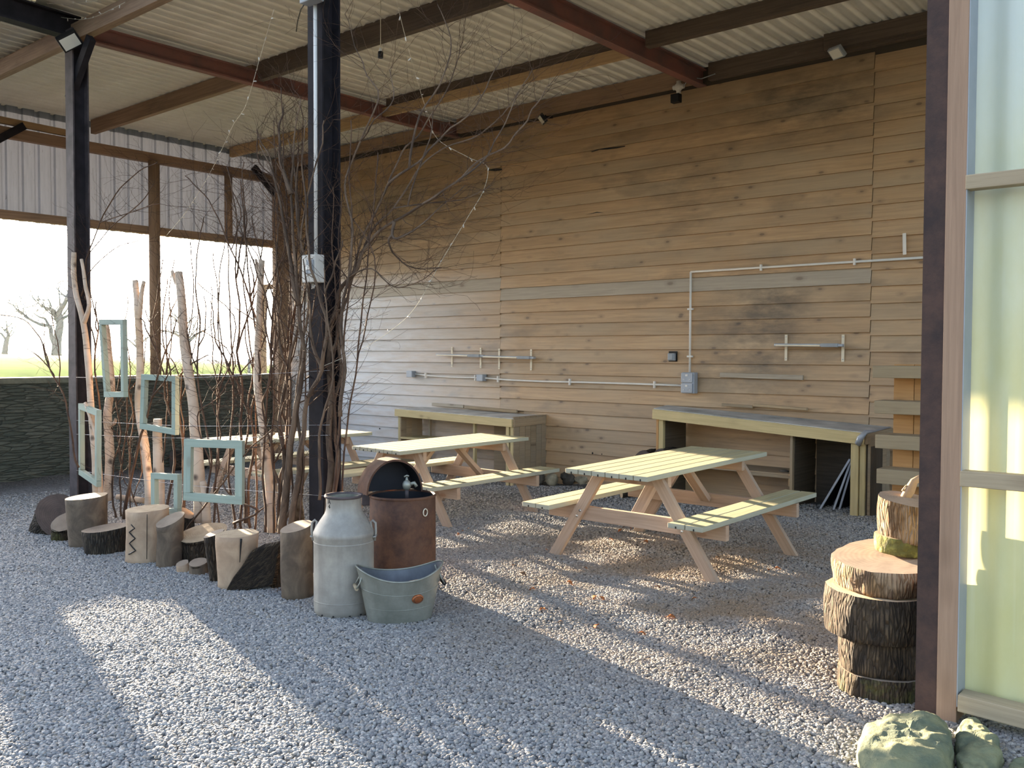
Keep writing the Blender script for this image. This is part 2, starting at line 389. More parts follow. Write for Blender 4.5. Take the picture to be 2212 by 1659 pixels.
def grpmat():
    t = NT('green translucent sheet', .35, 0, .5)
    n = t.noise(t.coord('world', (1.5, 1.5, .7)), 2.5, 6, .6); st = t.noise(t.coord('world', (16, 1, .4)), 1.4, 3)
    c = t.mix(t.rng(n, .3, .7), (.74, .70, .33), (.82, .79, .46)); c = t.mix(t.rng(st, .55, .75, 0, .5), c, (.88, .86, .62))
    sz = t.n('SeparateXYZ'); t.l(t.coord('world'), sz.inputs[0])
    c = t.mix(t.rng(t.math('ADD', sz.outputs['Z'], n), 1.9, 3.6, 0, .85), c, (.80, .86, .80))      # pale sky reflection painted into the upper sheets
    t.col(c); tr = t.n('BsdfTranslucent'); t.l(c, tr.inputs[0])
    mx = t.n('MixShader'); mx.inputs[0].default_value = .22
    t.l(t.b.outputs[0], mx.inputs[1]); t.l(tr.outputs[0], mx.inputs[2]); t.l(mx.outputs[0], t.o.inputs[0]); return t.mat
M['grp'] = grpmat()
def stonewall():
    t = NT('dry laid stone', .95)
    co0 = t.coord('uv', (1, 6.5, 1)); wn_ = t.n('TexNoise'); wn_.inputs['Scale'].default_value = 1.2; t.l(co0, wn_.inputs['Vector']); co = t.mix(.12, co0, wn_.outputs['Color'], 'ADD')
    v = t.vor(co, 3.6, 'DISTANCE_TO_EDGE'); cc = t.vor(co, 3.6, 'F1', 'Color')
    n = t.noise(t.coord('uv', (3, 9, 1)), 3, 6, .7)
    c = t.mix(t.rng(cc, .2, .8), (.10, .105, .08), (.17, .165, .125)); c = t.mix(t.rng(n, .4, .7, 0, .7), c, (.07, .075, .06))
    c = t.mix(t.ramp(v, [(0, (.75, .75, .75)), (.045, (0, 0, 0))]), c, (.03, .033, .028))
    t.col(c); t.bump(t.math('ADD', t.math('MINIMUM', v, .12), t.math('MULTIPLY', n, .12)), 1., .12); return t.mat
M['stone'] = stonewall()
M['coping'] = plain('wall coping', (.17, .165, .12), .9, var=.3)
GA, GB, GC, GD = (.16, .16, .165), (.25, .247, .245), (.44, .425, .40), (.23, .20, .16)
def browning(t):       # dry earth and leaf litter inside the barn, round the near table
    d = t.n('VectorMath', operation='DISTANCE'); t.l(t.coord('world', (.8, 1, 0)), d.inputs[0]); d.inputs[1].default_value = (-2.1, 5.9, 0)
    m = t.rng(d.outputs['Value'], 3.0, .8, 0, 1)
    n = t.noise(t.coord('world'), 1.6, 4, .6)
    return t.math('MULTIPLY', m, t.rng(n, .35, .62, .25, .95), cl=True)
def gravelmat():
    t = NT('mixed grey pebbles', .75)
    r = t.n('ObjectInfo').outputs['Random']
    c = t.ramp(r, [(0, GA), (.3, GB), (.62, (.29, .283, .27)), (.8, GC), (1, GD)])
    n = t.noise(t.coord('Object'), 30, 3); c = t.mix(t.rng(n, .4, .7, 0, .35), c, (.15, .147, .143))
    c = t.mix(t.math('MULTIPLY', browning(t), .8), c, (.24, .155, .08)); t.col(c); return t.mat
M['pebble'] = gravelmat()
def floormat():
    t = NT('gravel bed', .9)
    co = t.coord('world'); v = t.vor(co, 46.); cc = t.vor(co, 46., 'F1', 'Color'); v2 = t.vor(co, 24.)
    c = t.ramp(cc, [(0, (.12, .12, .12)), (.5, (.21, .206, .20)), (1, (.32, .31, .295))])
    c = t.mix(t.rng(v, .3, .75, 0, .75), c, (.07, .068, .065))
    c = t.mix(t.math('MULTIPLY', browning(t), .7), c, (.13, .085, .045))
    t.col(c); t.bump(t.math('MULTIPLY', t.math('ADD', v, t.math('MULTIPLY', v2, .6)), -1.), 1., .025); return t.mat
M['floor'] = floormat()
def fieldmat():
    t = NT('pasture grass', 1., 0., 0.); n = t.noise(t.coord('world', (.02, .05, 1)), 1.5, 5); n2 = t.noise(t.coord('world', (.6, .6, 1)), 2, 4)
    c = t.mix(t.rng(n, .35, .65), (.10, .155, .045), (.15, .185, .065)); t.col(t.mix(t.rng(n2, .4, .7, 0, .4), c, (.08, .13, .035))); return t.mat
M['field'] = fieldmat()
M['hill'] = plain('far hedge line', (.13, .17, .17), 1., spec=0.)
M['far_tree'] = plain('far tree bark', (.16, .17, .17), 1., spec=0.)

# ------------------------------------------------------------------ key places
WY, FX, FYL = 9.9, -13.6, 4.3          # timber wall plane, far wall plane, front frame line
ROOF, WTOP = 5.0, 4.80
FR = (-1.22, -5.42, -9.4)              # steel frames along X

# ------------------------------------------------------------------ ground
def bumpz(x, y):
    v = Vector((x*.9, y*.9, 0)); am = .22+.78*clamp((y-3.6)/1.0)
    z = am*(.035*noise.noise(v)+.022*noise.noise(v*2.6))+.006*noise.noise(v*7)
    # raked up ridge of gravel round the inside, left by the tables' feet
    z += .03*math.exp(-((x+2.6)**2/.5+(y-6.0)**2/.25)) + .02*math.exp(-((y-4.9-.15*math.sin(x*2))**2/.08))*clamp((x+6)/1.5)
    return z
fm = MB(); nx, ny = 150, 150; x0, x1, y0, y1 = -15.5, 6., -1.5, 10.2
for i in range(nx+1):
    for j in range(ny+1):
        x = x0+(x1-x0)*i/nx; y = y0+(y1-y0)*j/ny; fm.v.append(Vector((x, y, zg(x, y)+bumpz(x, y))))
for i in range(nx):
    for j in range(ny):
        a = i*(ny+1)+j; fm.face((a, a+ny+1, a+ny+2, a+1), ((0, 0),)*4, 0, 0, True)
tag(fm.build('floor', M['floor']), kind='structure')
# loose pebbles over the part of the yard in view
gm = MB(); dens = []
vis = []
nx, ny = 90, 90; x0, x1, y0, y1 = -12., 1.2, .6, 9.6
idx = {}
def inview(x, y, mx=160):
    q = Vector((x, y, zg(x, y)))-EYE; d = q.dot(FW)
    if d < 2.5: return 0
    u = CX+F*q.dot(RT)/d; w = CY+F*q.dot(DN)/d
    return d if (-mx < u < 2212+mx and w < 1659+mx) else 0
for i in range(nx):
    for j in range(ny):
        xa = x0+(x1-x0)*i/nx; ya = y0+(y1-y0)*j/ny; xb = x0+(x1-x0)*(i+1)/nx; yb = y0+(y1-y0)*(j+1)/ny
        d = inview((xa+xb)/2, (ya+yb)/2)
        if not d: continue
        ids = []
        for x, y, k in ((xa, ya, (i, j)), (xb, ya, (i+1, j)), (xb, yb, (i+1, j+1)), (xa, yb, (i, j+1))):
            if k not in idx:
                idx[k] = len(gm.v); gm.v.append(Vector((x, y, zg(x, y)+bumpz(x, y)+.002)))
                dens.append(clamp((11.5-depth((x, y, 0)))/5.5, 0.12, 1))
            ids.append(idx[k])
        gm.face(ids, ((0, 0),)*4)
gv = gm.build('gravel', M['pebble'])
da = gv.data.attributes.new('dens', 'FLOAT', 'POINT'); da.data.foreach_set('value', dens)
tag(gv, 'pale grey pebble gravel spread over the whole barn yard', 'gravel', kind='stuff')
def gravel_nodes(ob, density):
    ng = bpy.data.node_groups.new('pebbles', 'GeometryNodeTree')
    ng.interface.new_socket('Geometry', in_out='INPUT', socket_type='NodeSocketGeometry')
    ng.interface.new_socket('Geometry', in_out='OUTPUT', socket_type='NodeSocketGeometry')
    N = ng.nodes.new; L = ng.links.new
    gi = N('NodeGroupInput'); go = N('NodeGroupOutput')
    dp = N('GeometryNodeDistributePointsOnFaces'); dp.inputs['Seed'].default_value = 3
    na = N('GeometryNodeInputNamedAttribute'); na.data_type = 'FLOAT'; na.inputs['Name'].default_value = 'dens'
    mu = N('ShaderNodeMath'); mu.operation = 'MULTIPLY'; mu.inputs[1].default_value = density
    L(na.outputs['Attribute'], mu.inputs[0]); L(mu.outputs[0], dp.inputs['Density']); L(gi.outputs[0], dp.inputs['Mesh'])
    ic = N('GeometryNodeMeshIcoSphere'); ic.inputs['Radius'].default_value = .0125; ic.inputs['Subdivisions'].default_value = 2
    sp = N('GeometryNodeSetPosition'); nt = N('ShaderNodeTexNoise'); nt.inputs['Scale'].default_value = 60
    po = N('GeometryNodeInputPosition'); L(po.outputs[0], nt.inputs['Vector'])
    su = N('ShaderNodeVectorMath'); su.operation = 'SUBTRACT'; su.inputs[1].default_value = (.5, .5, .5); L(nt.outputs['Color'], su.inputs[0])
    sc = N('ShaderNodeVectorMath'); sc.operation = 'SCALE'; sc.inputs['Scale'].default_value = .016; L(su.outputs[0], sc.inputs[0])
    L(ic.outputs['Mesh'], sp.inputs['Geometry']); L(sc.outputs[0], sp.inputs['Offset'])
    sm = N('GeometryNodeSetMaterial'); sm.inputs['Material'].default_value = M['pebble']; L(sp.outputs[0], sm.inputs[0])
    ip = N('GeometryNodeInstanceOnPoints'); L(dp.outputs['Points'], ip.inputs['Points']); L(sm.outputs[0], ip.inputs['Instance'])
    rr = N('FunctionNodeRandomValue'); rr.data_type = 'FLOAT_VECTOR'; rr.inputs[0].default_value = (-.55, -.55, 0); rr.inputs[1].default_value = (.55, .55, 6.28)
    rs = N('FunctionNodeRandomValue'); rs.data_type = 'FLOAT_VECTOR'; rs.inputs[0].default_value = (.55, .5, .40); rs.inputs[1].default_value = (1.25, 1.0, .80)
    L(rr.outputs[0], ip.inputs['Rotation']); L(rs.outputs[0], ip.inputs['Scale'])
    L(ip.outputs[0], go.inputs[0])
    md = ob.modifiers.new('pebbles', 'NODES'); md.node_group = ng
gravel_nodes(gv, 5600)

# ------------------------------------------------------------------ timber wall (lapped boards)
wm = MB(); random.seed(4)
BH = WTOP/28.
secs = [(-13.62, -8.57, 0.), (-8.57, -3.42, .02), (-3.42, 1.2, -.015)]
low_split = (-8.15,)
greys = {(1, 14)}
for si, (xa, xb, off) in enumerate(secs):
    for r in range(-1, 28):
        za = r*BH+off-.06; zb = za+BH+.012
        if zb > WTOP: zb = WTOP
        if za > WTOP-.02: continue
        parts = [(xa, xb)]
        if r in (3, 4) and si == 0: parts = [(xa, -8.15)]
        if r in (3, 4) and si == 1: parts = [(-8.15, xb)]
        for (pa, pb) in parts:
            pb -= .006; i = len(wm.v); j = random.uniform(-.006, .006); j2 = random.uniform(-.006, .006)
            yo, yi = WY-.042, WY-.012       # thick lower edge stands proud
            P = [(pa, yo, za+j), (pb, yo, za+j2), (pb, yi, zb), (pa, yi, zb), (pa, WY, za+j), (pb, WY, za+j2), (pb, WY, zb), (pa, WY, zb)]
            wm.v += [Vector(p) for p in P]
            hi = clamp((za-2.6)/1.)         # boards above the old tie line are browner and never bleached
            tn = random.uniform(-.5, .5)-.35*hi
            mi = 1 if (si, r) in greys or (si == 0 and r in (15,)) else 0
            u0 = random.uniform(0, 50); v0 = random.uniform(0, 50); L = pb-pa
            wm.face((i, i+1, i+2, i+3), ((u0, v0), (u0+L, v0), (u0+L, v0+BH), (u0, v0+BH)), mi, tn)
            wm.face((i+4, i+5, i+1, i), ((u0, v0), (u0+L, v0), (u0+L, v0+.02), (u0, v0+.02)), mi, tn)
            wm.face((i, i+3, i+7, i+4), ((u0, v0), (u0+.1, v0), (u0+.1, v0+.02), (u0, v0+.02)), mi, tn)
            wm.face((i+5, i+6, i+2, i+1), ((u0, v0), (u0+.1, v0), (u0+.1, v0+.02), (u0, v0+.02)), mi, tn)
i = len(wm.v)
wm.v += [Vector(p) for p in ((-13.7, WY, -.4), (1.2, WY, -.4), (1.2, WY, WTOP+.2), (-13.7, WY, WTOP+.2), (-13.7, WY+.1, -.4), (1.2, WY+.1, -.4), (1.2, WY+.1, WTOP+.2), (-13.7, WY+.1, WTOP+.2))]
for q in ((0, 1, 2, 3), (5, 4, 7, 6), (4, 0, 3, 7), (1, 5, 6, 2), (3, 2, 6, 7)): wm.face([i+k for k in q], ((0, 0),)*4, 2)
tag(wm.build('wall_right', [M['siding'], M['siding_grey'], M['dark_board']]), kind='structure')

# ------------------------------------------------------------------ far end: stone wall, cladding, openings
sm_ = MB()
SWT = 1.25
yA, yB = -3.0, WY
i = len(sm_.v); nseg = 60
for face_x, sgn in ((FX, 1), (FX-.38, -1)):
    pass
def slab(mb, xa, xb, ya, yb, za, zb, m=0):
    i = len(mb.v)
    mb.v += [Vector(p) for p in ((xa, ya, za), (xb, ya, za), (xb, yb, za), (xa, yb, za), (xa, ya, zb), (xb, ya, zb), (xb, yb, zb), (xa, yb, zb))]
    for q, uvf in (((0, 1, 5, 4), 'x'), ((1, 2, 6, 5), 'y'), ((2, 3, 7, 6), 'x'), ((3, 0, 4, 7), 'y'), ((4, 5, 6, 7), 't'), ((3, 2, 1, 0), 't')):
        uv = []
        for k in q:
            p = mb.v[i+k]; uv.append({'x': (p.x, p.z), 'y': (p.y, p.z), 't': (p.x, p.y)}[uvf])
        mb.face([i+k for k in q], uv, m)
slab(sm_, FX-.38, FX, yA, WY, -.5, SWT-.08)
swo = thing('stone_wall', (FX-.2, 6., -.2), 'dark mossy dry stone wall along the open far end below the metal cladding', 'wall')
sm_.build('stonework', M['stone'], swo)
cp_ = MB(); slab(cp_, FX-.41, FX+.03, yA, WY, SWT-.08, SWT); cp_.build('coping', M['coping'], swo)
# box profile cladding hanging above the opening
cm = MB(); pit = .22; y = 4.1; prof = []
while y < WY:
    prof += [(y, 0), (y+.05, .0), (y+.06, .05), (y+.11, .05), (y+.12, 0)]; y += pit
CB, CT = 3.44, ROOF+.02
i = len(cm.v)
for (yy, dx) in prof:
    cm.v += [Vector((FX-.06-dx, yy, CB)), Vector((FX-.06-dx, yy, CT))]
for k in range(len(prof)-1):
    a = i+2*k; cm.face((a, a+2, a+3, a+1), ((0, 0),)*4, 0)
tag(cm.build('wall_left', M['clad']), kind='structure')
def timber(name, p0, p1, w, h, mat, label, cat, side=None, group=None, bevel=.004, t=None):
    mb = MB(); mb.beam(p0, p1, w, h, side, t=t); mid = (Vector(p0)+Vector(p1))/2
    o = mb.build(name, M[mat], origin=mid, bevel=bevel); return tag(o, label, cat, group)
timber('timber_rail', (FX+.0, 3.9, 4.62), (FX+.0, WY-.05, 4.62), .10, .15, 'old_timber', 'long brown timber rail across the metal cladding just under the roof', 'rail', side=(1, 0, 0))
timber('timber_rail', (FX+.0, 4.0, 3.50), (FX+.0, WY-.05, 3.50), .08, .12, 'old_timber', 'timber rail along the bottom edge of the metal cladding above the bright opening', 'rail', side=(1, 0, 0))
timber('timber_packer', (FX+.02, 3.9, 4.80), (FX+.02, 6.2, 4.76), .07, .09, 'new_timber', 'short pale timber lying on the cladding rail at the left edge', 'timber', side=(1, 0, 0))
for px, zb, lab, nm, w in ((334, SWT, 'round timber upright standing on the stone wall in the middle of the opening', 'timber_post', .17),
                           (494, 3.5, 'short timber upright on the cladding, right of the middle upright', 'timber_stud', .13),
                           (174, 3.4, 'timber upright on the cladding just right of the left steel post', 'timber_stud', .16)):
    p = PX(px, 480, FX+.08); mb = MB(); mb.tube([(p.x, p.y, zb), (p.x, p.y, (zb+4.6)/2), (p.x, p.y, 4.56)], [w/2]*3, 14, wob=.1)
    tag(mb.build(nm, M['old_timber'], origin=(p.x, p.y, zb)), lab, 'post')
mb = MB(); mb.beam((FX+.15, WY-.2, -.3), (FX+.15, WY-.2, 4.95), .16, .26, side=(1, 0, 0)); tag(mb.build('corner_post', M['old_timber'], origin=(FX+.15, WY-.2, -.3)), 'brown timber corner post where the cladding meets the board wall', 'post')
mb = MB(); mb.beam((FX+.17, 4.42, -.3), (FX+.17, 4.42, 4.97), .3, .42, side=(1, 0, 0)); tag(mb.build('unseen_pier', M['old_timber'], origin=(FX+.17, 4.42, -.3)), 'broad unseen pier added at the far front corner to shade the yard', 'post')  # pier out of view, put in to cast the shaded strip on the gravel
timber('steel_brace', PX(-40, 320, FX+.1), PX(52, 272, FX+.1), .05, .10, 'black_steel', 'dark diagonal brace at the left edge under the cladding rail', 'brace', bevel=0)
timber('steel_brace', PX(548, 360, FX+.12), PX(622, 455, FX+.12), .05, .11, 'black_steel', 'dark diagonal brace on the cladding near the board wall corner', 'brace', bevel=0)
# timber gate frame outside the opening
og = thing('field_post', PX(566, 700, FX-.9), 'grey timber frame of a tall field gate outside the opening, by the board wall', 'gate')
mb = MB(); a = PX(566, 620, FX-.9); mb.beam((a.x, a.y, -.4), (a.x, a.y, a.z), .10, .12); mb.build('gate_post', M['rail_timber'], og)
mb = MB(); b = PX(640, 618, FX-.9); mb.beam((a.x, a.y, a.z), (b.x, b.y, b.z), .07, .09); mb.build('top_bar', M['rail_timber'], og)

# ------------------------------------------------------------------ roof
rm = MB(); pit = .165; n = int(15.4/pit*8); xs = [-14.2+k*pit/8 for k in range(n+1)]
i = len(rm.v)
ysr = (3.95, 7.0, 10.1)
for x in xs:
    z = ROOF+.024*math.sin(2*PI*x/pit)+.024
    for y in ysr: rm.v.append(Vector((x, y, z)))
for k in range(n):
    for j in range(2):
        a = i+k*3+j; rm.face((a, a+1, a+4, a+3), ((0, 0),)*4, 0, 0, True)
tag(rm.build('ceiling', M['roof']), kind='structure')
rm = MB(); n = int(6.2/pit*8); i = 0; xs = [-14.6+k*pit/8 for k in range(n+1)]
for x in xs:
    z = ROOF+.03*math.sin(2*PI*x/pit)+.12
    for y in (.6, 4.25): rm.v.append(Vector((x, y, z+(4.0-y)*.05)))
for k in range(n):
    a = 2*k; rm.face((a, a+1, a+3, a+2), ((0, 0),)*4, 0, 0, True)
tag(rm.build('lean_to_sheet', M['roof'], origin=(-12, 3.2, 5.1)), 'corrugated sheet of the front roof slope at the top left corner', 'roof sheet')

def ibeam(mb, p0, p1, hgt, w, tw=.012, up=UP, m=0, mf=None):
    p0 = Vector(p0); p1 = Vector(p1); up = Vector(up); d = (p1-p0).normalized(); s = d.cross(up).normalized(); mf = m if mf is None else mf
    mb.beam(p0, p1, tw, hgt-.02, side=s, m=m)
    for q in (1, -1): mb.beam(p0+up*q*(hgt/2-.008), p1+up*q*(hgt/2-.008), w, .016, side=s, m=mf)
    return mb
mb = MB(); ibeam(mb, (FR[2], 4.35, 4.83), (FR[2], WY-.04, 4.83), .17, .10); tag(mb.build('steel_rafter', M['red_steel'], origin=(FR[2], 7, 4.83)), 'long red oxide steel rafter from the left post across to the board wall', 'rafter')
mb = MB(); ibeam(mb, (FR[1], 4.2, 4.86), (FR[1], WY-.04, 4.86), .20, .11); tag(mb.build('steel_rafter', M['red_steel'], origin=(FR[1], 7, 4.86)), 'red oxide steel rafter coming in from the top edge, right of the middle', 'rafter')
mb = MB(); ibeam(mb, (FR[2], 1.5, 4.92), (FR[2], 4.35, 4.84), .22, .14); tag(mb.build('steel_rafter', [M['black_steel']], origin=(FR[2], 3, 4.9)), 'black steel rafter running out of the top left corner above the left post', 'rafter')
# purlins
def purlin(xa, xb, Y, z, h, mat, lab, w=.075, t=0.): return timber('timber_purlin', (xa, Y, z), (xb, Y, z), w, h, mat, lab, 'purlin', side=(0, 1, 0), t=t)
purlin(-13.5, -9.46, 6.45, 4.9, .20, 'old_timber', 'brown roof purlin nearest the far cladding, left of the long red rafter')
purlin(-9.34, -5.5, 6.45, 4.9, .22, 'dark_timber', 'dark roof purlin passing behind the top of the central post')
purlin(-5.3, -1.3, 6.45, 4.9, .2, 'dark_timber', 'dark roof purlin in the top right corner')
purlin(-13.5, -9.46, 8.75, 4.92, .16, 'new_timber', 'orange brown purlin left of the red rafter, nearer the board wall')
purlin(-9.34, -5.5, 8.45, 4.95, .11, 'dark_timber', 'thin dark purlin on top of a pale board between the red rafters')
purlin(-9.5, -5.5, 8.42, 4.83, .12, 'new_timber', 'pale sawn board bolted under the dark purlin between the red rafters', w=.05)
purlin(-5.3, -.9, 8.45, 4.92, .17, 'dark_timber', 'weathered purlin right of the second red rafter', w=.09)
purlin(-13.5, -9.46, WY-.09, 4.9, .17, 'old_timber', 'brown wall plate timber above the boards in the far corner', w=.08)
purlin(-9.34, -5.5, WY-.09, 4.9, .20, 'old_timber', 'brown wall plate timber above the boards between the red rafters', w=.08)
purlin(-5.3, -2.2, WY-.09, 4.9, .20, 'dark_timber', 'dark wall plate above the boards right of the second red rafter', w=.08)
purlin(-3.9, 1., WY-.16, 4.92, .17, 'dark_timber', 'black timber end lapped over the wall plate by the rusty post', w=.09)
timber('timber_beam', (-14.2, FYL+.02, 4.79), (-1.5, FYL+.02, 4.79), .09, .17, 'old_timber', 'long front timber beam crossing the top left corner over the left post', 'beam', side=(0, 1, 0), t=.3)
timber('timber_beam', (-14.2, FYL+.16, 4.93), (-9.6, FYL+.16, 4.93), .06, .14, 'new_timber', 'pale timber board above the front beam at the top left', 'beam', side=(0, 1, 0), t=.2)
timber('timber_beam', (-14.0, 3.2, 4.99), (-9.5, 3.2, 4.99), .07, .12, 'old_timber', 'short timber beam under the corrugated sheet in the top left corner', 'beam', side=(0, 1, 0))

# ------------------------------------------------------------------ steel posts
def steel_post(x, y, zt, wx, wy, lab, mats, facing=0.):
    z0 = zg(x, y)-.05
    o = thing('steel_post', (x, y, z0), lab, 'post')
    mb = MB()
    # H section: two flanges square to Y, web between
    mb.beam((x, y, z0), (x, y, zt), .014, wy-.02, side=(1, 0, 0), m=0)
    mb.build('web', mats[0], o)
    for s in (-1, 1):
        mb = MB(); mb.beam((x, y+s*(wy/2-.007), z0), (x, y+s*(wy/2-.007), zt), wx, .014, side=(1, 0, 0)); mb.build('flange', mats[1], o)
    return o
PC = PY(684, 1150, FYL); PL = PY(150, 700, FYL)
lp = steel_post(-9.33, FYL, 4.8, .16, .16, 'black steel post at the left with a floodlight at its top', (M['black_steel'], M['flange']))  # flanges lighter than the web, painting in light from the sky
cpst = steel_post(-5.44, FYL, 5.0, .165, .165, 'black steel post in the middle with a white conduit, wrapped by bare branches', (M['black_steel'], M['black_steel']))
rp = steel_post(-1.2, FYL+.05, 5.1, .125, .13, 'rusty steel post at the right beside the translucent wall', (M['rust_post'], M['rust_post']))
# knee brace on the left post
a = PY(150, 215, FYL-.02); b = PY(197, 82, FYL-.02)
timber('steel_brace', a, b, .06, .10, 'black_steel', 'dark knee brace from the left post up to the red rafter', 'brace', bevel=0)
def zpost(py, x=-5.44, y=FYL): # height on the centre post for an image row
    return PD(684, py, depth((x, y, 1.6))).z
# white conduit and boxes on the centre post
cf = Vector((-5.44, FYL-.0825, 0))
cdp = thing('conduit', (-5.44+.02, FYL-.10, zpost(560)), 'white conduit running up the black central post', 'conduit')
mb = MB(); zA, zB = zpost(556), zpost(20); mb.tube([(-5.405, FYL-.105, zA), (-5.405, FYL-.105, zB)], .0135, 10); mb.build('pipe', M['white_plastic'], cdp)
def wallbox(name, c, sx, sy, sz, mats, lab, cat, extra=None, bevel=.008):
    o = thing(name, c, lab, cat); mb = MB(); mb.box(c, sx, sy, sz); mb.build('housing', mats, o, bevel=bevel)
    if extra: extra(o, Vector(c))
    return o
def rcd_extra(o, c):
    mb = MB(); mb.box(c+Vector((.035, -.055, .01)), .075, .012, .10); mb.build('cover', M['grey_plastic'], o, bevel=.003)
    for dx in (-.012, .014):
        mb = MB(); mb.box(c+Vector((.035+dx, -.066, .005)), .02, .012, .035); mb.build('switch', M['white_plastic'], o, bevel=.002)
    mb = MB(); mb.tube([c+Vector((.0, 0, -.10)), c+Vector((.0, -.0, -.14))], .012, 8); mb.tube([c+Vector((.04, 0, -.10)), c+Vector((.04, -.02, -.13)), c+Vector((.02, -.03, -.145))], .004, 6); mb.build('gland', M['cream_plastic'], o)
wallbox('switch_box', (-5.40, FYL-.135, zpost(585)), .15, .09, .20, M['cream_plastic'], 'cream weatherproof switch box halfway up the central post', 'switch box', rcd_extra)
def sock_extra(o, c):
    mb = MB(); mb.box(c+Vector((-.0, -.055, .03)), .09, .025, .15); mb.build('face_plate', M['white_plastic'], o, bevel=.006)
    mb = MB(); mb.lathe([(.028, -.004), (.034, 0), (.028, .004)], c+Vector((0, -.072, .075)), 24, ax=(Vector((1, 0, 0)), Vector((0, 0, 1)), Vector((0, -1, 0)))); mb.build('dial_ring', M['black'], o)
    mb = MB(); mb.ball(c+Vector((0, -.070, .075)), .022, n=6, sq=(1, .4, 1)); mb.build('dial', M['white_plastic'], o)
    for dx, dz in ((-.004, .035), (-.018, -.0), (.018, -.0)):
        mb = MB(); mb.box(c+Vector((dx, -.0685, dz)), .008, .003, .006); mb.build('pin_slot', M['black'], o)
    mb = MB(); mb.box(c+Vector((.062, -.052, -.045)), .03, .004, .02); mb.build('marking', M['white_plastic'], o)
wallbox('socket_box', (-5.385, FYL-.15, zpost(2)), .17, .09, .20, M['grey_plastic'], 'grey outdoor socket with white timer plug high on the central post', 'socket', sock_extra)
# black cable looping down to the purlin beside the socket
mb = MB(); mb.tube([PY(661, 3, 4.3), PY(650, 20, 4.5), PY(643, 45, 4.9), PY(640, 68, 5.4)], .005, 6); tag(mb.build('cable', M['black'], origin=PY(661, 3, 4.3)), 'thin black cable sagging from the socket on the central post', 'cable')

# floodlights
def floodlight(p, aim, size, lab, tilt=0., name='floodlight', mat='black'):
    p = Vector(p); aim = Vector(aim).normalized(); s = aim.cross(UP).normalized()
    if tilt: s = (Matrix.Rotation(tilt, 3, aim) @ s)
    u = s.cross(aim).normalized()
    o = thing(name, p, lab, 'floodlight')
    def blk(c, w, hh, d, nm, m, bv=.004):
        mb = MB(); mb.beam(c-aim*d/2, c+aim*d/2, w, hh, side=s); return mb.build(nm, M[m], o, bevel=bv)
    blk(p, size, size*.8, size*.28, 'housing', mat)
    blk(p+aim*size*.145, size*.82, size*.62, size*.03, 'glass', 'lens', 0)
    blk(p-aim*size*.25-u*size*.0, size*.25, size*.25, size*.3, 'bracket', mat)
    return o
floodlight(PY(150, 88, FYL-.14), RT*.55+FW*-.6+Vector((0, 0, -.75)), .20, 'black floodlight tilted on top of the left post', tilt=.75)
for (px, py, lab, m) in ((1172, 257, 'small black floodlight on the wall plate above the middle of the board wall', 'black'),
                         (1808, 113, 'pale floodlight on the wall plate at the upper right', 'grey_plastic')):
    floodlight(PY(px, py, WY-.30), Vector((-.5, -.6, -.6)) if px < 1500 else Vector((-.25, -.6, -.7)), .16, lab, mat=m)
    mb = MB(); q = PY(px, py, WY-.30); mb.beam(q+Vector((0, 0, .02)), (q.x, WY-.10, q.z+.06), .03, .03); fo_ = [o_ for o_ in COL.objects if o_.get('label') == lab][0]; mb.build('arm', M['black'], fo_)
p = PY(1466, 188, WY-.20)
o = thing('junction_box', p, 'white cross shaped junction box with black sensor high on the wall by the red rafter', 'junction box')
mb = MB(); mb.tube([p+Vector((-.07, 0, 0)), p+Vector((.07, 0, 0))], .028, 10); mb.tube([p+Vector((0, 0, -.07)), p+Vector((0, 0, .07))], .028, 10); mb.ball(p, .055, n=6, sq=(1, .7, 1)); mb.build('housing', M['cream_plastic'], o)
mb = MB(); mb.box(p+Vector((-.05, .03, -.12)), .11, .08, .10); mb.build('sensor', M['black'], o, bevel=.004)
mb = MB(); mb.tube([p+Vector((.07, 0, .0)), p+Vector((.14, .0, .09)), p+Vector((.28, .03, .05)), p+Vector((.45, .05, .08))], .006, 6); mb.build('cable', M['grey_plastic'], o)
# hanging lampholder
p = PZ(822, 118, 4.3)
o = thing('pendant_lampholder', p, 'small black lampholder hanging on a thin cord under the roof right of the central post', 'lampholder')
mb = MB(); mb.tube([p, (p.x, p.y, 5.0)], .004, 5); mb.build('cord', M['cable'], o)
mb = MB(); mb.tube([p+Vector((0, 0, -.03)), p+Vector((0, 0, .025))], .024, 12); mb.build('socket', M['black'], o)
mb = MB(); mb.tube([p+Vector((0, 0, .025)), p+Vector((0, 0, .06))], [.02, .008], 12); mb.build('cap', M['white_plastic'], o)

# ------------------------------------------------------------------ things on the board wall
WF = WY-.04
def pipe(pts, r, mb): mb.tube(pts, r, 10)
o = thing('conduit', PY(1490, 700, WF-.02), 'white conduit going up from the grey sockets and off to the right', 'conduit')
a = PY(1490, 808, WF-.02); b = PY(1500, 587, WF-.02); c = PY(1995, 553, WF-.02)
mb = MB(); pipe([a, (a.x+.0, a.y, b.z)], .0135, mb); pipe([(a.x, a.y, b.z), (c.x+.3, c.y, b.z+.0)], .0135, mb); mb.build('pipe', M['white_plastic'], o)
for q in (PY(1644, 576, WF-.02), PY(1846, 563, WF-.02), Vector((a.x, a.y, PY(1493, 668, WF).z)), Vector((a.x, a.y, PY(1493, 770, WF).z))):
    mb = MB(); s = 1 if abs(q.x-a.x) > .1 else 0
    if s: mb.box((q.x, q.y+.0, b.z), .022, .034, .07)
    else: mb.box((q.x, q.y, q.z), .07, .034, .022)
    mb.build('clip', M['white_plastic'], o, bevel=.003)
o = thing('conduit', PY(1250, 824, WF-.02), 'long white conduit sagging along the wall from the small boxes to the grey sockets', 'conduit')
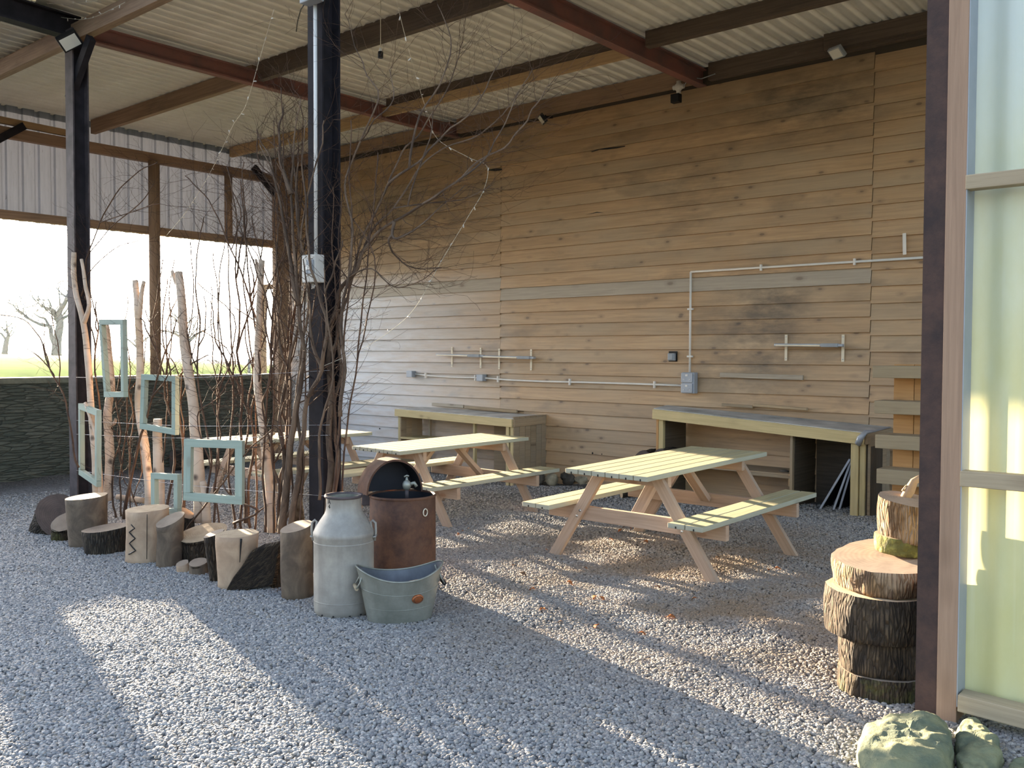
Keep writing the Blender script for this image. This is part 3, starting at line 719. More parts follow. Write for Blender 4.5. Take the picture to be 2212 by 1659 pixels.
pts = [PY(x, y, WF-.02) for x, y in ((897, 808), (930, 812), (975, 815), (1040, 816), (1100, 821), (1170, 824), (1260, 826), (1360, 829), (1420, 831), (1478, 833))]
mb = MB(); pipe(pts, .0135, mb); mb.build('pipe', M['white_plastic'], o)
for x, y in ((920, 811), (1027, 816), (1076, 819), (1231, 825), (1414, 831)):
    q = PY(x, y, WF-.02); mb = MB(); mb.box(q, .022, .036, .085); mb.build('clip', M['white_plastic'], o, bevel=.003)
for x, y, lab in ((888, 808, 'small grey metal box at the left end of the long conduit'), (1040, 816, 'small grey metal box part way along the long conduit')):
    wallbox('junction_box', PY(x, y, WF-.045), .12, .09, .095, M['grey_metal'], lab, 'junction box', bevel=.004)
def sk_extra(o, c):
    for s in (1, -1):
        mb = MB(); mb.box(c+Vector((-.008, -.055, s*.062)), .15, .02, .112); mb.build('face_plate', M['grey_metal'], o, bevel=.004)
        for dx in (-.04, .04):
            mb = MB(); mb.lathe([(.0, .0), (.018, 0), (.018, .003)], c+Vector((dx-.008, -.064, s*.062-.02)), 14, ax=(Vector((1, 0, 0)), Vector((0, 0, 1)), Vector((0, -1, 0)))); mb.box(c+Vector((dx-.008, -.067, s*.062-.02)), .012, .004, .008); mb.build('pin_socket', M['white_plastic'], o)
        mb = MB(); mb.box(c+Vector((-.008, -.068, s*.062+.028)), .03, .006, .022); mb.build('switch', M['white_plastic'], o)
wallbox('double_socket', PY(1490, 827, WF-.05), .165, .09, .25, M['grey_metal'], 'pair of grey metal sockets one above the other where both conduits meet', 'socket', sk_extra, .005)
def sw_extra(o, c):
    mb = MB(); mb.box(c+Vector((0, -.03, 0)), .06, .02, .068); mb.build('rocker', M['grey_plastic'], o, bevel=.004)
o = wallbox('light_switch', PY(1451, 771, WF-.03), .09, .05, .09, M['grey_plastic'], 'grey light switch set in a black cut out left of the upright conduit', 'light switch', sw_extra, .008)
q = PY(1454, 770, WF-.003); mb = MB(); mb.box(q, .115, .01, .125); mb.build('backing', M['black'], o)
def heater(xa, xb, y0, y1, bx, lab):
    a = PY(xa, y0, WF-.10); b = PY(xb, y1, WF-.10)
    o = thing('bar_heater', (a+b)/2, lab, 'bar heater')
    mb = MB(); mb.beam(a, b, .055, .030, side=(0, 1, 0)); mb.build('bar', M['grey_metal'], o, bevel=.006)
    mb = MB(); m_ = a.lerp(b, .68); mb.beam(a+Vector((.02, -.03, -.005)), m_+Vector((0, -.03, -.005)), .006, .016, side=(0, 1, 0)); mb.build('element', M['bracket'], o)
    mb = MB(); mb.beam(a.lerp(b, .70)+Vector((0, -.012, 0)), a.lerp(b, .93)+Vector((0, -.012, 0)), .055, .04, side=(0, 1, 0)); mb.build('control_box', M['grey_plastic'], o, bevel=.004)
    for x in bx:
        q = PY(x, (y0+y1)/2, WF-.02); f = (q.x-a.x)/(b.x-a.x); zc = a.z+(b.z-a.z)*f
        mb = MB(); mb.box((q.x, WF-.006, zc-.03), .03, .008, .29); mb.box((q.x, WF-.05, zc), .02, .09, .02); br = mb.build('bracket', M['bracket'], o)
        for dz in (.09, -.15):
            mb = MB(); mb.ball((q.x, WF-.011, zc+dz), .006, n=4); mb.build('screw', M['grey_metal'], br)
heater(944, 1046, 766, 769, (975, 1037), 'slim bar heater on two pale brackets, leftmost of the three on the board wall')
heater(1044, 1155, 770, 773, (1077, 1146), 'slim bar heater on two pale brackets, middle one above the short counter')
heater(1674, 1822, 745, 746, (1697, 1820), 'slim bar heater on two pale brackets above the long counter')
p = PY(1953, 527, WF-.02); mb = MB(); mb.beam(p+Vector((0, 0, .11)), p+Vector((.01, -.01, -.11)), .035, .008, side=(1, 0, 0)); tag(mb.build('hanging_tag', M['white_plastic'], origin=p, bevel=.002), 'white strip hanging on the boards above the conduit by the rusty post', 'tag')
a = PY(1556, 810, WF-.015); b = PY(1735, 816, WF-.015)
timber('wall_batten', a, b, .03, .055, 'siding_grey', 'thin grey batten nailed to the sooty boards above the long counter', 'batten', side=(0, 1, 0))
# knot holes and cable hole seen low on the wall
for (x, y, r) in ((1280, 979, .014), (1300, 981, .009), (820, 926, .012)):
    p = PY(x, y, WF); mb = MB(); mb.lathe([(0, 0), (r, 0)], p+Vector((0, .002, 0)), 12, ax=(Vector((1, 0, 0)), Vector((0, 0, 1)), Vector((0, -1, 0)))); mb.ball(p, r, n=5, sq=(1, .4, 1)); tag(mb.build('cable_hole', M['black'], origin=p), {1280: 'larger dark drilled hole low on the wall between the counters', 1300: 'smaller dark drilled hole low on the wall between the counters', 820: 'dark drilled hole low on the blue lit boards behind the far table'}[x], 'hole')
# dark cracks in the upper boards
def crack(pts, lab, r=.006):
    P = [PY(x, y, WY-.028) for x, y in pts]; n = len(P); mb = MB(); mb.tube(P, [r*(.3+1.4*math.sin(PI*(k+.5)/n)) for k in range(n)], 5)
    tag(mb.build('board_split', M['black'], origin=P[0]), lab, 'split')
crack([(1196, 476), (1230, 468), (1262, 465), (1290, 459), (1312, 460), (1345, 455), (1380, 450)], 'long dark split in a board near the middle of the wall')
crack([(1278, 328), (1295, 322), (1312, 321), (1332, 319), (1350, 316)], 'short dark split in a board high on the wall')
crack([(1057, 367), (1070, 367), (1084, 366)], 'black gap at a board end high on the left panel', .011)

# ------------------------------------------------------------------ counters
def counter(name_lab, fl, fr, bl, br, legs, ht, lab, cat, felt, kind):
    """corner points of the worktop (front left, front right, back left, back right)"""
    o = thing('counter', (fl+fr)/2*1 - Vector((0, 0, (fl.z+fr.z)/2)), lab, cat)
    i = 0
    mb = MB(); T = .022
    v = [fl, fr, br, bl]; mb.v = [p.copy() for p in v]+[p-Vector((0, 0, T)) for p in v]
    for q in ((0, 1, 2, 3), (7, 6, 5, 4), (0, 4, 5, 1), (1, 5, 6, 2), (2, 6, 7, 3), (3, 7, 4, 0)): mb.face(q, ((0, 0), (1, 0), (1, 1), (0, 1)))
    mb.build('worktop', M['soot'], o)
    return o
def at(p, dx=0, dy=0, dz=0): return Vector(p)+Vector((dx, dy, dz))
# long counter (right)
fl, fr = PY(1412, 882, 9.30), PY(1868, 934, 9.22); bl, br = PY(1440, 871, WF), PY(1925, 899, WF)
bl.z = fl.z+.01; br.z = fr.z+.02
o = counter('', fl, fr, bl, br, None, None, 'long timber counter with a sooty worktop against the board wall at the right', 'counter', None, None)
mb = MB(); mb.beam(at(fl, 0, -.015, -.065), at(fr, 0, -.015, -.065), .03, .115, side=(0, 1, 0)); mb.build('front_edge', M['counter_edge'], o, bevel=.004)
mb = MB(); mb.beam(at(fr, .012, 0, -.065), at(br, .012, 0, -.065), .025, .11, side=(1, 0, 0)); mb.build('side_edge', M['counter'], o, bevel=.003)
mb = MB(); mb.v = []; mb.tube([at(fr, -.05, -.035, -.12), at(fr, -.02, -.05, -.06), at(fr, .02, -.03, .0), at(fr, .03, .2, .005), at(br, .02, -.1, .005)], [.03, .034, .022, .012, .008], 7, wob=.8); mb.build('folded_felt', M['grey_metal'], o)
def upright(o, x, y, zt, w=.075, d=.05, nm='leg', mat='counter_edge', z0=None):
    mb = MB(); mb.beam((x, y, (zg(x, y)-.03) if z0 is None else z0), (x, y, zt), w, d, side=(1, 0, 0)); return mb.build(nm, M[mat], o, bevel=.003)
upright(o, fr.x-.10, fr.y+.03, fr.z-.12); upright(o, fr.x-.03, fr.y+.045, fr.z-.12, .05, .04)
upright(o, fl.x+.09, fl.y+.04, fl.z-.12, .06); upright(o, fl.x+.035, fl.y+.05, fl.z-.12, .03, .05, mat='warm_board')
dvx = PY(1709, 950, 9.27).x
upright(o, dvx, 9.30, .84, .028, .05, mat='counter')
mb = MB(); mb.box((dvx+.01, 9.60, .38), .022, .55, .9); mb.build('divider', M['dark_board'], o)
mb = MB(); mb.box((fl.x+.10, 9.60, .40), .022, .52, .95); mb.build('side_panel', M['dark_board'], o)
mb = MB()
for k in range(5): mb.box((br.x-.02, 9.34+k*.12, .38), .024, .115, .82)
mb.build('side_panel', M['counter'], o)
mb = MB(); mb.box(((fl.x+dvx)/2+.05, 9.62, .335), dvx-fl.x-.12, .5, .022); mb.build('shelf', M['counter'], o)
mb = MB(); mb.box(((dvx+fr.x)/2, 9.84, .38), fr.x-dvx-.1, .02, .9); mb.build('back_board', M['dark_board'], o)  # dark panel added to paint the shade inside the right bay
mb = MB(); mb.box((dvx-.045, 9.38, .28), .035, .05, .13); mb.build('shelf_block', M['new_timber'], o)
mb = MB(); mb.box((dvx-.25, 9.36, .315), .5, .03, .03); mb.build('shelf_lip', M['counter'], o)
# battens lying along the back of the long counter
for xa, xb, ya, yb, lab in ((1560, 1627, 874, 879, 'short batten lying at the back of the long counter, left of the other'), (1628, 1744, 875, 884, 'longer batten lying at the back of the long counter')):
    a = PY(xa, ya, WF-.05); b = PY(xb, yb, WF-.05); timber('batten', a, b, .04, .03, 'counter', lab, 'batten', side=(0, 1, 0))
p = PY(1694, 1003, 9.5); p.z = .355; mb = MB(); mb.ball(p, .035, n=6, sq=(1.6, 1, .5)); tag(mb.build('stone_scrap', M['rock_dark'], origin=p), 'small dark scrap lying on the shelf inside the long counter', 'scrap')
# three thin panes leaning inside
for k, (bx, by, tx, ty) in enumerate(((1768, 1106, 1836, 992), (1799, 1106, 1842, 986), (1812, 1106, 1847, 984))):
    a = PY(bx, by, 9.42+.03*k); b = PY(tx, ty, 9.46+.03*k); mb = MB(); mb.beam(a, b, .018, .4, side=(1, 0, 0)); 
    mb = MB(); mb.beam(a, b, .02, .016, side=(1, 0, 0)); back = Vector((0, .32, 0)); mb.beam(a+back, b+back, .02, .016, side=(1, 0, 0))
    oo = thing('leaning_pane', a, ('grey sheet leaning inside the long counter, leftmost of three', 'grey sheet leaning inside the long counter, middle of three', 'grey sheet leaning inside the long counter, nearest its right leg')[k], 'sheet')
    mb.build('edge_strip', M['grey_metal'], oo)
    mb = MB(); mb.beam(a+back*.5, b+back*.5, .006, .32, side=(1, 0, 0)); 
    mb = MB(); i = 0; mb.v = [a+Vector((.003, 0, 0)), b+Vector((.003, 0, 0)), b+back+Vector((.003, 0, 0)), a+back+Vector((.003, 0, 0)), a-Vector((.003, 0, 0)), b-Vector((.003, 0, 0)), b+back-Vector((.003, 0, 0)), a+back-Vector((.003, 0, 0))]
    for q in ((0, 1, 2, 3), (7, 6, 5, 4), (0, 4, 5, 1), (1, 5, 6, 2), (2, 6, 7, 3), (3, 7, 4, 0)): mb.face(q, ((0, 0),)*4)
    mb.build('sheet', M['black'], oo)
# short counter (left)
fl, fr = PY(855, 882, 9.42), PY(1108, 904, 9.18); bl, br = PY(915, 873, WF), PY(1176, 897, WF-.02)
bl.z = fl.z+.01; br.z = fr.z+.01
bl.x = max(bl.x, fl.x+.02)
o = counter('', fl, fr, bl, br, None, None, 'short timber counter with an open front against the pale part of the board wall', 'counter', None, None)
mb = MB(); mb.beam(at(fl, 0, -.012, -.062), at(fr, 0, -.012, -.062), .025, .105, side=(0, 1, 0)); mb.build('front_edge', M['counter_edge'], o, bevel=.004)
mb = MB(); mb.beam(at(fr, .012, 0, -.062), at(br, .012, 0, -.062), .025, .10, side=(1, 0, 0)); mb.build('side_edge', M['counter'], o, bevel=.003)
upright(o, fl.x+.07, fl.y+.03, fl.z-.11, .05); upright(o, fr.x-.10, fr.y+.03, fr.z-.11, .05); upright(o, fr.x-.03, fr.y+.035, fr.z-.11, .045)
mxp = PY(1024, 950, 9.3).x; upright(o, mxp, 9.32, fr.z-.10, .03, .05); upright(o, PY(925, 950, WF-.1).x, 9.8, fl.z-.1, .03, .04, mat='siding_grey')
mb = MB()
for k in range(6): mb.box((fr.x-.005+(br.x-fr.x)*(k/5.), fr.y+.07+k*(br.y-fr.y-.08)/5., .33), .022, (br.y-fr.y)/6., .92)
mb.build('side_panel', M['counter'], o)
mb = MB()
for k in range(4): mb.box((fl.x+.10, fl.y+.06+k*.11, .36), .02, .11, .86)
mb.build('side_panel', M['counter'], o)
mb = MB(); mb.box(((fl.x+mxp)/2+.05, 9.62, .36), mxp-fl.x-.12, .42, .025); mb.build('shelf', M['counter_edge'], o)
mb = MB(); mb.beam((fr.x-.35, 9.78, .3), (mxp+.02, 9.70, .3), .02, .8, side=(0, 1, 0)); mb.build('back_board', M['counter'], o)
for xa, xb, ya, yb, lab, m in ((934, 1002, 873, 878, 'pale batten standing along the back of the short counter, left one', 'siding_grey'), (1004, 1117, 879, 889, 'longer batten along the back of the short counter, right one', 'counter')):
    a = PY(xa, ya, WF-.04); b = PY(xb, yb, WF-.04); timber('batten', a, b, .03, .045, m, lab, 'batten', side=(0, 1, 0))

# ------------------------------------------------------------------ chunky steps beside the long counter
o = thing('timber_steps', PY(1935, 1112, 8.95)*1, 'chunky open timber steps half behind the rusty post, beside the long counter', 'steps')
dd = Vector((0, .3, 0))
for k, (x, yt, yb) in enumerate(((1884, 790, 816), (1888, 865, 893), (1890, 938, 968), (1893, 1012, 1044), (1896, 1086, 1113))):
    a = PY(x, (yt+yb)/2, 8.85); hh = (yb-yt)/F*depth(a); mb = MB(); mb.beam(a+Vector((0, .14, 0)), (a.x+.75, a.y+.14, a.z), .28, hh, side=(0, 1, 0), t=-.3); mb.build('tread', M['rail_timber'], o, bevel=.006)
a = PY(1924, 1112, 9.1)
for k in range(3):
    mb = MB(); mb.box((a.x+.09+k*.19, 9.16, a.z+.72), .185, .05, 1.45+.0); mb.build('back_board', M['warm_board'], o, bevel=.003)
mb = MB(); mb.beam((a.x-.28, 9.45, zg(a.x, 9.4)), (a.x-.28, 9.45, .7), .06, .3, side=(1, 0, 0)); mb.build('side_board', M['dark_board'], o)

# ------------------------------------------------------------------ picnic tables
def picnic(L=1.8, w=.74):
    random.seed(7)
    o = local(thing('picnic_table', (0, 0, 0), '', 'picnic table'))
    def plank(nm, x, z, wd, th, m=('green_top', 'green_side')):
        mb = MB(); mb.beam((x, 0, z), (x, L, z), wd, th, side=(1, 0, 0), m=1)
        mb.m[[k for k in range(4) if abs(sum((mb.v[q].z for q in mb.f[k]))/4-(z+th/2)) < 1e-4][0]] = 0
        return mb.build(nm, [M[m[0]], M[m[1]]], o, bevel=.004)
    pw = w/6
    for k in range(6): 
        p_ = plank('top_plank', -w/2+pw*(k+.5), .732, pw-.008, .036)
        mb = MB(); mb.box((-w/2+pw*(k+.5), -.001, .722), .008, .006, .016); mb.build('drip_slot', M['black'], p_)
    for s in (-1, 1):
        for k in range(2):
            p_ = plank('seat_plank', s*(.56+.14*k+.035), .432, .132, .036)
            mb = MB(); mb.box((s*(.56+.14*k+.035), -.001, .424), .008, .006, .014); mb.build('drip_slot', M['black'], p_)
    for ye, s2 in ((.30, 1), (L-.30, -1)):
        for s in (-1, 1):
            mb = MB(); t = Vector((s*.24, ye, .715)); b = Vector((s*.73, ye, -.02)); mb.beam(t, b, .145*.86, .042, side=(1, 0, 0))
            # cut ends level with floor and top
            for q in range(4): mb.v[q].z = .712
            for q in range(4, 8): mb.v[q].z = -.02
            mb.build('leg', M['leg_timber'], o, bevel=.003)
        yc = ye+s2*.044
        mb = MB(); mb.beam((-.80, yc, .355), (.80, yc, .355), .044, .11, side=(0, 1, 0)); mb.build('seat_bearer', M['leg_timber'], o, bevel=.003)
        mb = MB(); mb.beam((-.33, yc, .67), (.33, yc, .67), .044, .085, side=(0, 1, 0)); mb.build('top_bearer', M['leg_timber'], o, bevel=.003)
        mb = MB(); mb.beam((0, yc+s2*.03, .36), (0, yc+s2*.40, .70), .085, .044, side=(1, 0, 0)); mb.build('brace', M['leg_timber'], o, bevel=.003)
        for s in (-1, 1):
            for (bx, bz) in ((s*.445, .38), (s*.475, .335)):
                mb = MB(); mb.lathe([(0, .004), (.011, .003), (.011, 0)], (bx, ye-s2*.022, bz), 10, ax=(Vector((1, 0, 0)), Vector((0, 0, 1)), Vector((0, -s2, 0)))); mb.build('bolt', M['chrome'], o)
    return o
T1 = picnic()
for t_, loc, rz, rx, lab in ((T1, (-3.80, 5.55, .0), -.03, .022, 'nearest green topped picnic table, standing on the gravel at the right'),
                         (None, (-6.75, 5.95, -.06), -.05, .012, 'middle green topped picnic table, in front of the short counter'),
                         (None, None, -.03, 0, 'farthest picnic table, seen behind the birch poles and the central post')):
    t = t_ or copy_tree(T1)
    if loc is None:
        g = G(530, 1092); loc = (g.x, g.y-.30, g.z)
    t.location = loc; t.rotation_euler = (rx, 0, rz); tag(t, lab, 'picnic table', 'green topped picnic tables in the barn')

# ------------------------------------------------------------------ logs
def log(spec):
    """bottom centre px, top centre px, widths in px"""
    (bx, by, tx, ty, wb, wt, bm, cm_, lab, cut) = spec[:10]; lean = spec[10] if len(spec) > 10 else 0.
    nm = spec[11] if len(spec) > 11 else 'log'
    g = G(bx, by); d = depth(g); rb = wb/2/F*d
    hv_ = Vector((g.x, g.y, 0)).normalized(); c0 = g+hv_*rb; c0.z = zg(c0.x, c0.y)-.02; d0 = depth(c0)
    rb = wb/2/F*d0; rt = wt/2/F*d0; c1 = PD(tx, ty, d0+lean)
    ax = (c1-c0); Ln = ax.length; ax.normalize(); u = (RH-ax*RH.dot(ax)).normalized(); w = ax.cross(u)     # w points away from/to camera
    if w.dot(AW) > 0: w = -w
    n = 36; R = []; K = 9; sd_ = random.uniform(0, 90); ecc = random.uniform(.9, 1.0)
    for k in range(K):
        f = k/(K-1.); c = c0.lerp(c1, f); r = rb+(rt-rb)*f
        if k == 0: r *= 1.02
        ring = []
        for j in range(n):
            a = 2*PI*j/n; e = (u*math.cos(a)+w*math.sin(a)*ecc)
            rr = r*(1+.10*noise.noise(Vector((math.cos(a)*1.2+sd_, math.sin(a)*1.2, f*1.1)))+.03*noise.noise(Vector((math.cos(a)*5+sd_, math.sin(a)*5, f*3))))
            p = c+e*rr
            sl_ = -cut[0]*e.dot(u)*rr-(cut[1]+.07)*e.dot(w)*rr
            if k == K-1: p += ax*sl_
            elif k == K-2: p += ax*.8*sl_
            if k == 0: p.z = min(p.z, c0.z)
            ring.append(p)
        R.append(ring)
    mb = MB(); mb.rings(R, 0, 0, (True, True), True, 1)
    o = mb.build(nm, [M[bm], M[cm_]], origin=c0); return tag(o, lab, 'log'), c0, c1, rb, rt
random.seed(11)
LOGS = [
 (92, 1150, 128, 1112, 60, 92, 'bark_dark', 'cut_dark', 'dark half log lying at the far left end of the log row', (0, .25), -.16),
 (134, 1168, 138, 1128, 44, 50, 'bark_moss', 'cut_dull', 'small mossy log tucked left of the tall dark log', (-.2, .45), -.05),
 (190, 1184, 187, 1072, 78, 84, 'bark_smooth', 'cut', 'tall smooth brown log with a pale top, second upright from the left', (-.05, .0)),
 (230, 1200, 228, 1140, 92, 94, 'bark_dark', 'cut_dull', 'low dark log block between the tall brown log and the carved one', (-.06, .0)),
 (318, 1219, 319, 1098, 84, 88, 'bark_bare', 'cut', 'pale debarked log with dark zigzag marks', (-.05, .0)),
 (364, 1228, 368, 1122, 50, 58, 'bark_smooth', 'cut_dull', 'slim brown log leaning right of the carved pale log', (-.35, .35)),
 (398, 1190, 400, 1108, 42, 38, 'bark_dark', 'cut_dull', 'dark log standing behind the slim leaning log', (.5, .2)),
 (430, 1222, 437, 1150, 62, 102, 'bark_rough', 'cut', 'flared log with a wide tilted pale top', (-.22, .22)),
 (472, 1258, 462, 1152, 34, 44, 'bark_rough', 'cut_dull', 'narrow dark log wedged against the flared log', (-.2, .1)),
 (398, 1240, 394, 1216, 28, 26, 'bark_bare', 'cut_dull', 'small offcut lying under the flared log, left of two', (0, .3)),
 (430, 1246, 428, 1214, 40, 38, 'bark_smooth', 'cut_dull', 'small offcut lying under the flared log, right of two', (0, .3)),
 (508, 1274, 513, 1152, 74, 92, 'bark_bare', 'cut', 'pale log with a cracked top beside the rough bark slab', (-.08, .0)),
 (596, 1272, 600, 1180, 26, 24, 'bark_rough', 'cut_dull', 'thin dark piece of bark between the rough slab and the last log', (0, 0)),
 (642, 1297, 640, 1137, 70, 70, 'bark_smooth', 'cut_dull', 'tall smooth log at the right end of the row beside the milk churn', (-.2, .15)),
]
li = {}
for s in LOGS:
    r = log(s); li[s[8]] = r
# carved zigzag on the pale debarked log
lo, c0, c1, rb, rt = li['pale debarked log with dark zigzag marks']
zz = [(-.30, .22), (.15, .30), (-.25, .42), (.12, .52), (-.28, .62), (.10, .70), (-.2, .78)]
P = []
for k in range(len(zz)-1):
    for q in range(4):
        f = q/4.; a = zz[k][0]+(zz[k+1][0]-zz[k][0])*f; b = zz[k][1]+(zz[k+1][1]-zz[k][1])*f
        an = -PI/2+a-.35; P.append(c0.lerp(c1, b)+RH*math.cos(an)*rb*1.035+AW*math.sin(an)*rb*1.0)
mb = MB(); mb.tube(P, .005, 5); mb.build('carving', M['black'], lo, origin=lo.location)
P = [c0.lerp(c1, .15+.1*k)+RH*math.cos(-PI/2+.35)*rb*1.02+AW*math.sin(-PI/2+.35)*rb*1.02 for k in range(9)]
mb = MB(); mb.tube(P, .0025, 4); mb.build('crack', M['black'], lo, origin=lo.location)
lo, c0, c1, rb, rt = li['pale log with a cracked top beside the rough bark slab']
P = [c0.lerp(c1, .55+.06*k)+RH*math.cos(-PI/2+.45)*(rb+(rt-rb)*(.55+.06*k))*1.01+AW*math.sin(-PI/2+.45)*(rb+(rt-rb)*(.55+.06*k))*1.01 for k in range(8)]
mb = MB(); mb.tube(P, [.002+.0008*k for k in range(8)], 5); mb.build('crack', M['black'], lo, origin=lo.location)
# rough bark slab leaning diagonally
def poly_slab(name, pts, d, th, mats, lab, cat, away=AW, rough=.0):
    F_ = [PD(x, y, d) for x, y in pts]; n = len(F_); c = sum(F_, Vector())/n
    rings_ = []
    for k, (s, e) in enumerate(((.93, 0), (1.0, .15), (1.03, .5), (1.0, .85), (.93, 1.))):
        rings_.append([c+(p-c)*s*(1+rough*noise.noise(p*14+Vector((0, 0, k))))+away*th*e for p in F_])
    mb = MB(); mb.rings(rings_, 0, 0, (True, True), True, 1); o = mb.build(name, mats, origin=c); return tag(o, lab, cat)
dl = depth(G(540, 1276))
poly_slab('bark_slab', [(484, 1281), (500, 1250), (520, 1225), (540, 1195), (562, 1183), (585, 1178), (606, 1174), (600, 1205), (596, 1235), (590, 1266), (560, 1270), (530, 1277)], dl, .14, [M['bark_rough'], M['bark_rough']], 'rough bark slab leaning diagonally in front of the pale cracked log', 'log', rough=.1)
poly_slab('bark_strip', [(652, 985), (657, 1010), (654, 1060), (652, 1085), (657, 1130), (640, 1132), (633, 1110), (645, 1060), (648, 1030)], depth((-5.6, 4.5, 0)), .03, [M['bark_orange']]*2, 'orange sunlit strip of bark left of the foot of the central post', 'bark')
# log offcuts and stones along the back wall
def stone(px, py, wpx, hpx, mat, lab, name='stone', seed=0, cat='stone', Y=None):
    g = G(px, py) if Y is None else PY(px, py, Y); d = depth(g); rx = wpx/2/F*d; rz = hpx/2/F*d
    mb = MB(); mb.ball(g+Vector((0, 0, rz*.8)), 1., n=7, sq=(rx, rx*.8, rz))
    c = g+Vector((0, 0, rz*.8))
    for k, v in enumerate(mb.v):
        e = (v-c); mb.v[k] = c+e*(1+.45*noise.noise(Vector((e.x/rx, e.y/rx, e.z/rz))*1.3+Vector((seed*7.1, 0, 0)))+.12*noise.noise(Vector((e.x/rx, e.y/rx, e.z/rz))*4+Vector((seed*3.1, 0, 0))))
    mb.sm = [seed % 2 == 0]*len(mb.f)
    return tag(mb.build(name, M[mat], origin=g), lab, cat)
stone(1163, 1044, 34, 34, 'rock_dark', 'brown squared stone at the foot of the wall, below the middle table bench', seed=1)
stone(1192, 1047, 32, 30, 'rock', 'pale rugged stone at the foot of the board wall between the counters', seed=2)
stone(1228, 1044, 40, 26, 'rock_dark', 'dark stone at the wall foot right of the pale one', seed=3)
stone(1258, 1046, 34, 22, 'rock', 'mottled stone at the wall foot, just left of the near table top', seed=4)
stone(1282, 1048, 22, 16, 'rock_dark', 'small dark stone beside the near table top edge', seed=5)
def lying(px, py, r, L, dirv, bm, cm_, lab, Y=None, name='log'):
    c = G(px, py) if Y is None else PY(px, py, Y); c = c.copy(); c.z = max(c.z, zg(c.x, c.y)+r*.9); dv = Vector(dirv).normalized()
    mb = MB(); n = 7; mb.tube([c+dv*L*k/(n-1.) for k in range(n)], [r*(1+.05*math.sin(k*2.)) for k in range(n)], 20, wob=.15, capm=1)
    return tag(mb.build(name, [M[bm], M[cm_]], origin=c), lab, 'log')
lying(1342, 1075, .05, .45, (.6, .8, 0), 'bark_dark', 'cut', 'small log with a pale round end under the near table')
lying(1372, 1072, .05, .40, (.8, .6, 0), 'bark_dark', 'cut_dull', 'second small dark log under the near table, right of the pale ended one')
lying(1392, 1000, .15, .3, (0, 1, 0), 'bark_dark', 'cut_dark', 'dark log round against the wall behind the near table top', Y=9.45)
lying(1428, 992, .12, .3, (0, 1, 0), 'bark_dark', 'cut_dark', 'smaller dark log round against the left leg of the long counter', Y=9.2)
lying(372, 1016, .16, .5, (.25, .95, 0), 'bark_dark', 'cut_dark', 'big log lying by the stone wall behind the birch poles')
lying(255, 1080, .035, .5, (1, .15, 0), 'bark_bare', 'cut', 'thin pale pole lying on the gravel behind the low dark block')

# stack of log rounds beside the rusty post
gb = G(1905, 1549); d0 = depth(gb)+.36
def roundlog(cx, cyb, cyt, wpx, dd_, bm, cm_, lab, tilt=(0, 0), seed=0, cat='log round', sq=1.):
    d = d0+dd_; c0 = PD(cx, cyb, d); c1 = PD(cx, cyt, d); r = wpx/2/F*d; n = 44; R = []; K = 8; hh = (c1-c0).length
    for k in range(K):
        f = k/(K-1.); ring = []
        for j in range(n):
            a = 2*PI*j/n; e = RH*math.cos(a)+AW*math.sin(a)*sq
            rr = r*(1+.09*noise.noise(Vector((math.cos(a)*1.1+seed*5, math.sin(a)*1.1, f*.5)))+.045*noise.noise(Vector((math.cos(a)*6+seed, math.sin(a)*6, f*1.2))))*(1+.03*math.sin(f*PI))
            ring.append(c0+e*rr+UP*(hh*f+tilt[0]*rr*math.cos(a)+tilt[1]*rr*math.sin(a)))
        R.append(ring)
    mb = MB(); mb.rings(R, 0, 0, (True, True), True, 1); return tag(mb.build('log_round', [M[bm], M[cm_]], origin=c0), lab, cat, 'log rounds stacked beside the rusty post')
roundlog(1906, 1532, 1440, 190, 0, 'bark_moss', 'cut_dull', 'bottom round of the log stack, mossy and dark', (0, 0), 1)
roundlog(1910, 1438, 1362, 184, 0, 'bark_rough', 'cut_dull', 'second round from the bottom of the log stack', (0, 0), 2)
roundlog(1902, 1360, 1266, 226, .02, 'bark_rough', 'cut', 'widest round in the log stack, third from the bottom', (.02, .02), 3)
roundlog(1922, 1252, 1200, 226, .02, 'bark_orange', 'cut_dull', 'tilted thick slab on the log stack, lit on its orange brown left edge', (.10, .10), 4)
roundlog(1952, 1192, 1156, 116, .06, 'bark_mossall', 'cut', 'small bright mossy chunk on the tilted slab', (-.05, .02), 5)
roundlog(1964, 1160, 1078, 128, .06, 'bark_orange', 'cut_dull', 'top round of the log stack with orange split bark', (-.10, .12), 6)
mb = MB(); d = d0+.1; mb.tube([PD(1952, 1080, d), PD(1966, 1062, d), PD(1975, 1040, d), PD(1990, 1030, d)], [.022, .026, .02, .015], 8, wob=.4); mb.tube([PD(1966, 1062, d), PD(1950, 1058, d), PD(1958, 1048, d)], [.012, .008, .004], 6)
tag(mb.build('knotty_branch', M['bark_bare'], origin=PD(1960, 1060, d)), 'knotty pale branch stub on top of the log stack', 'branch')

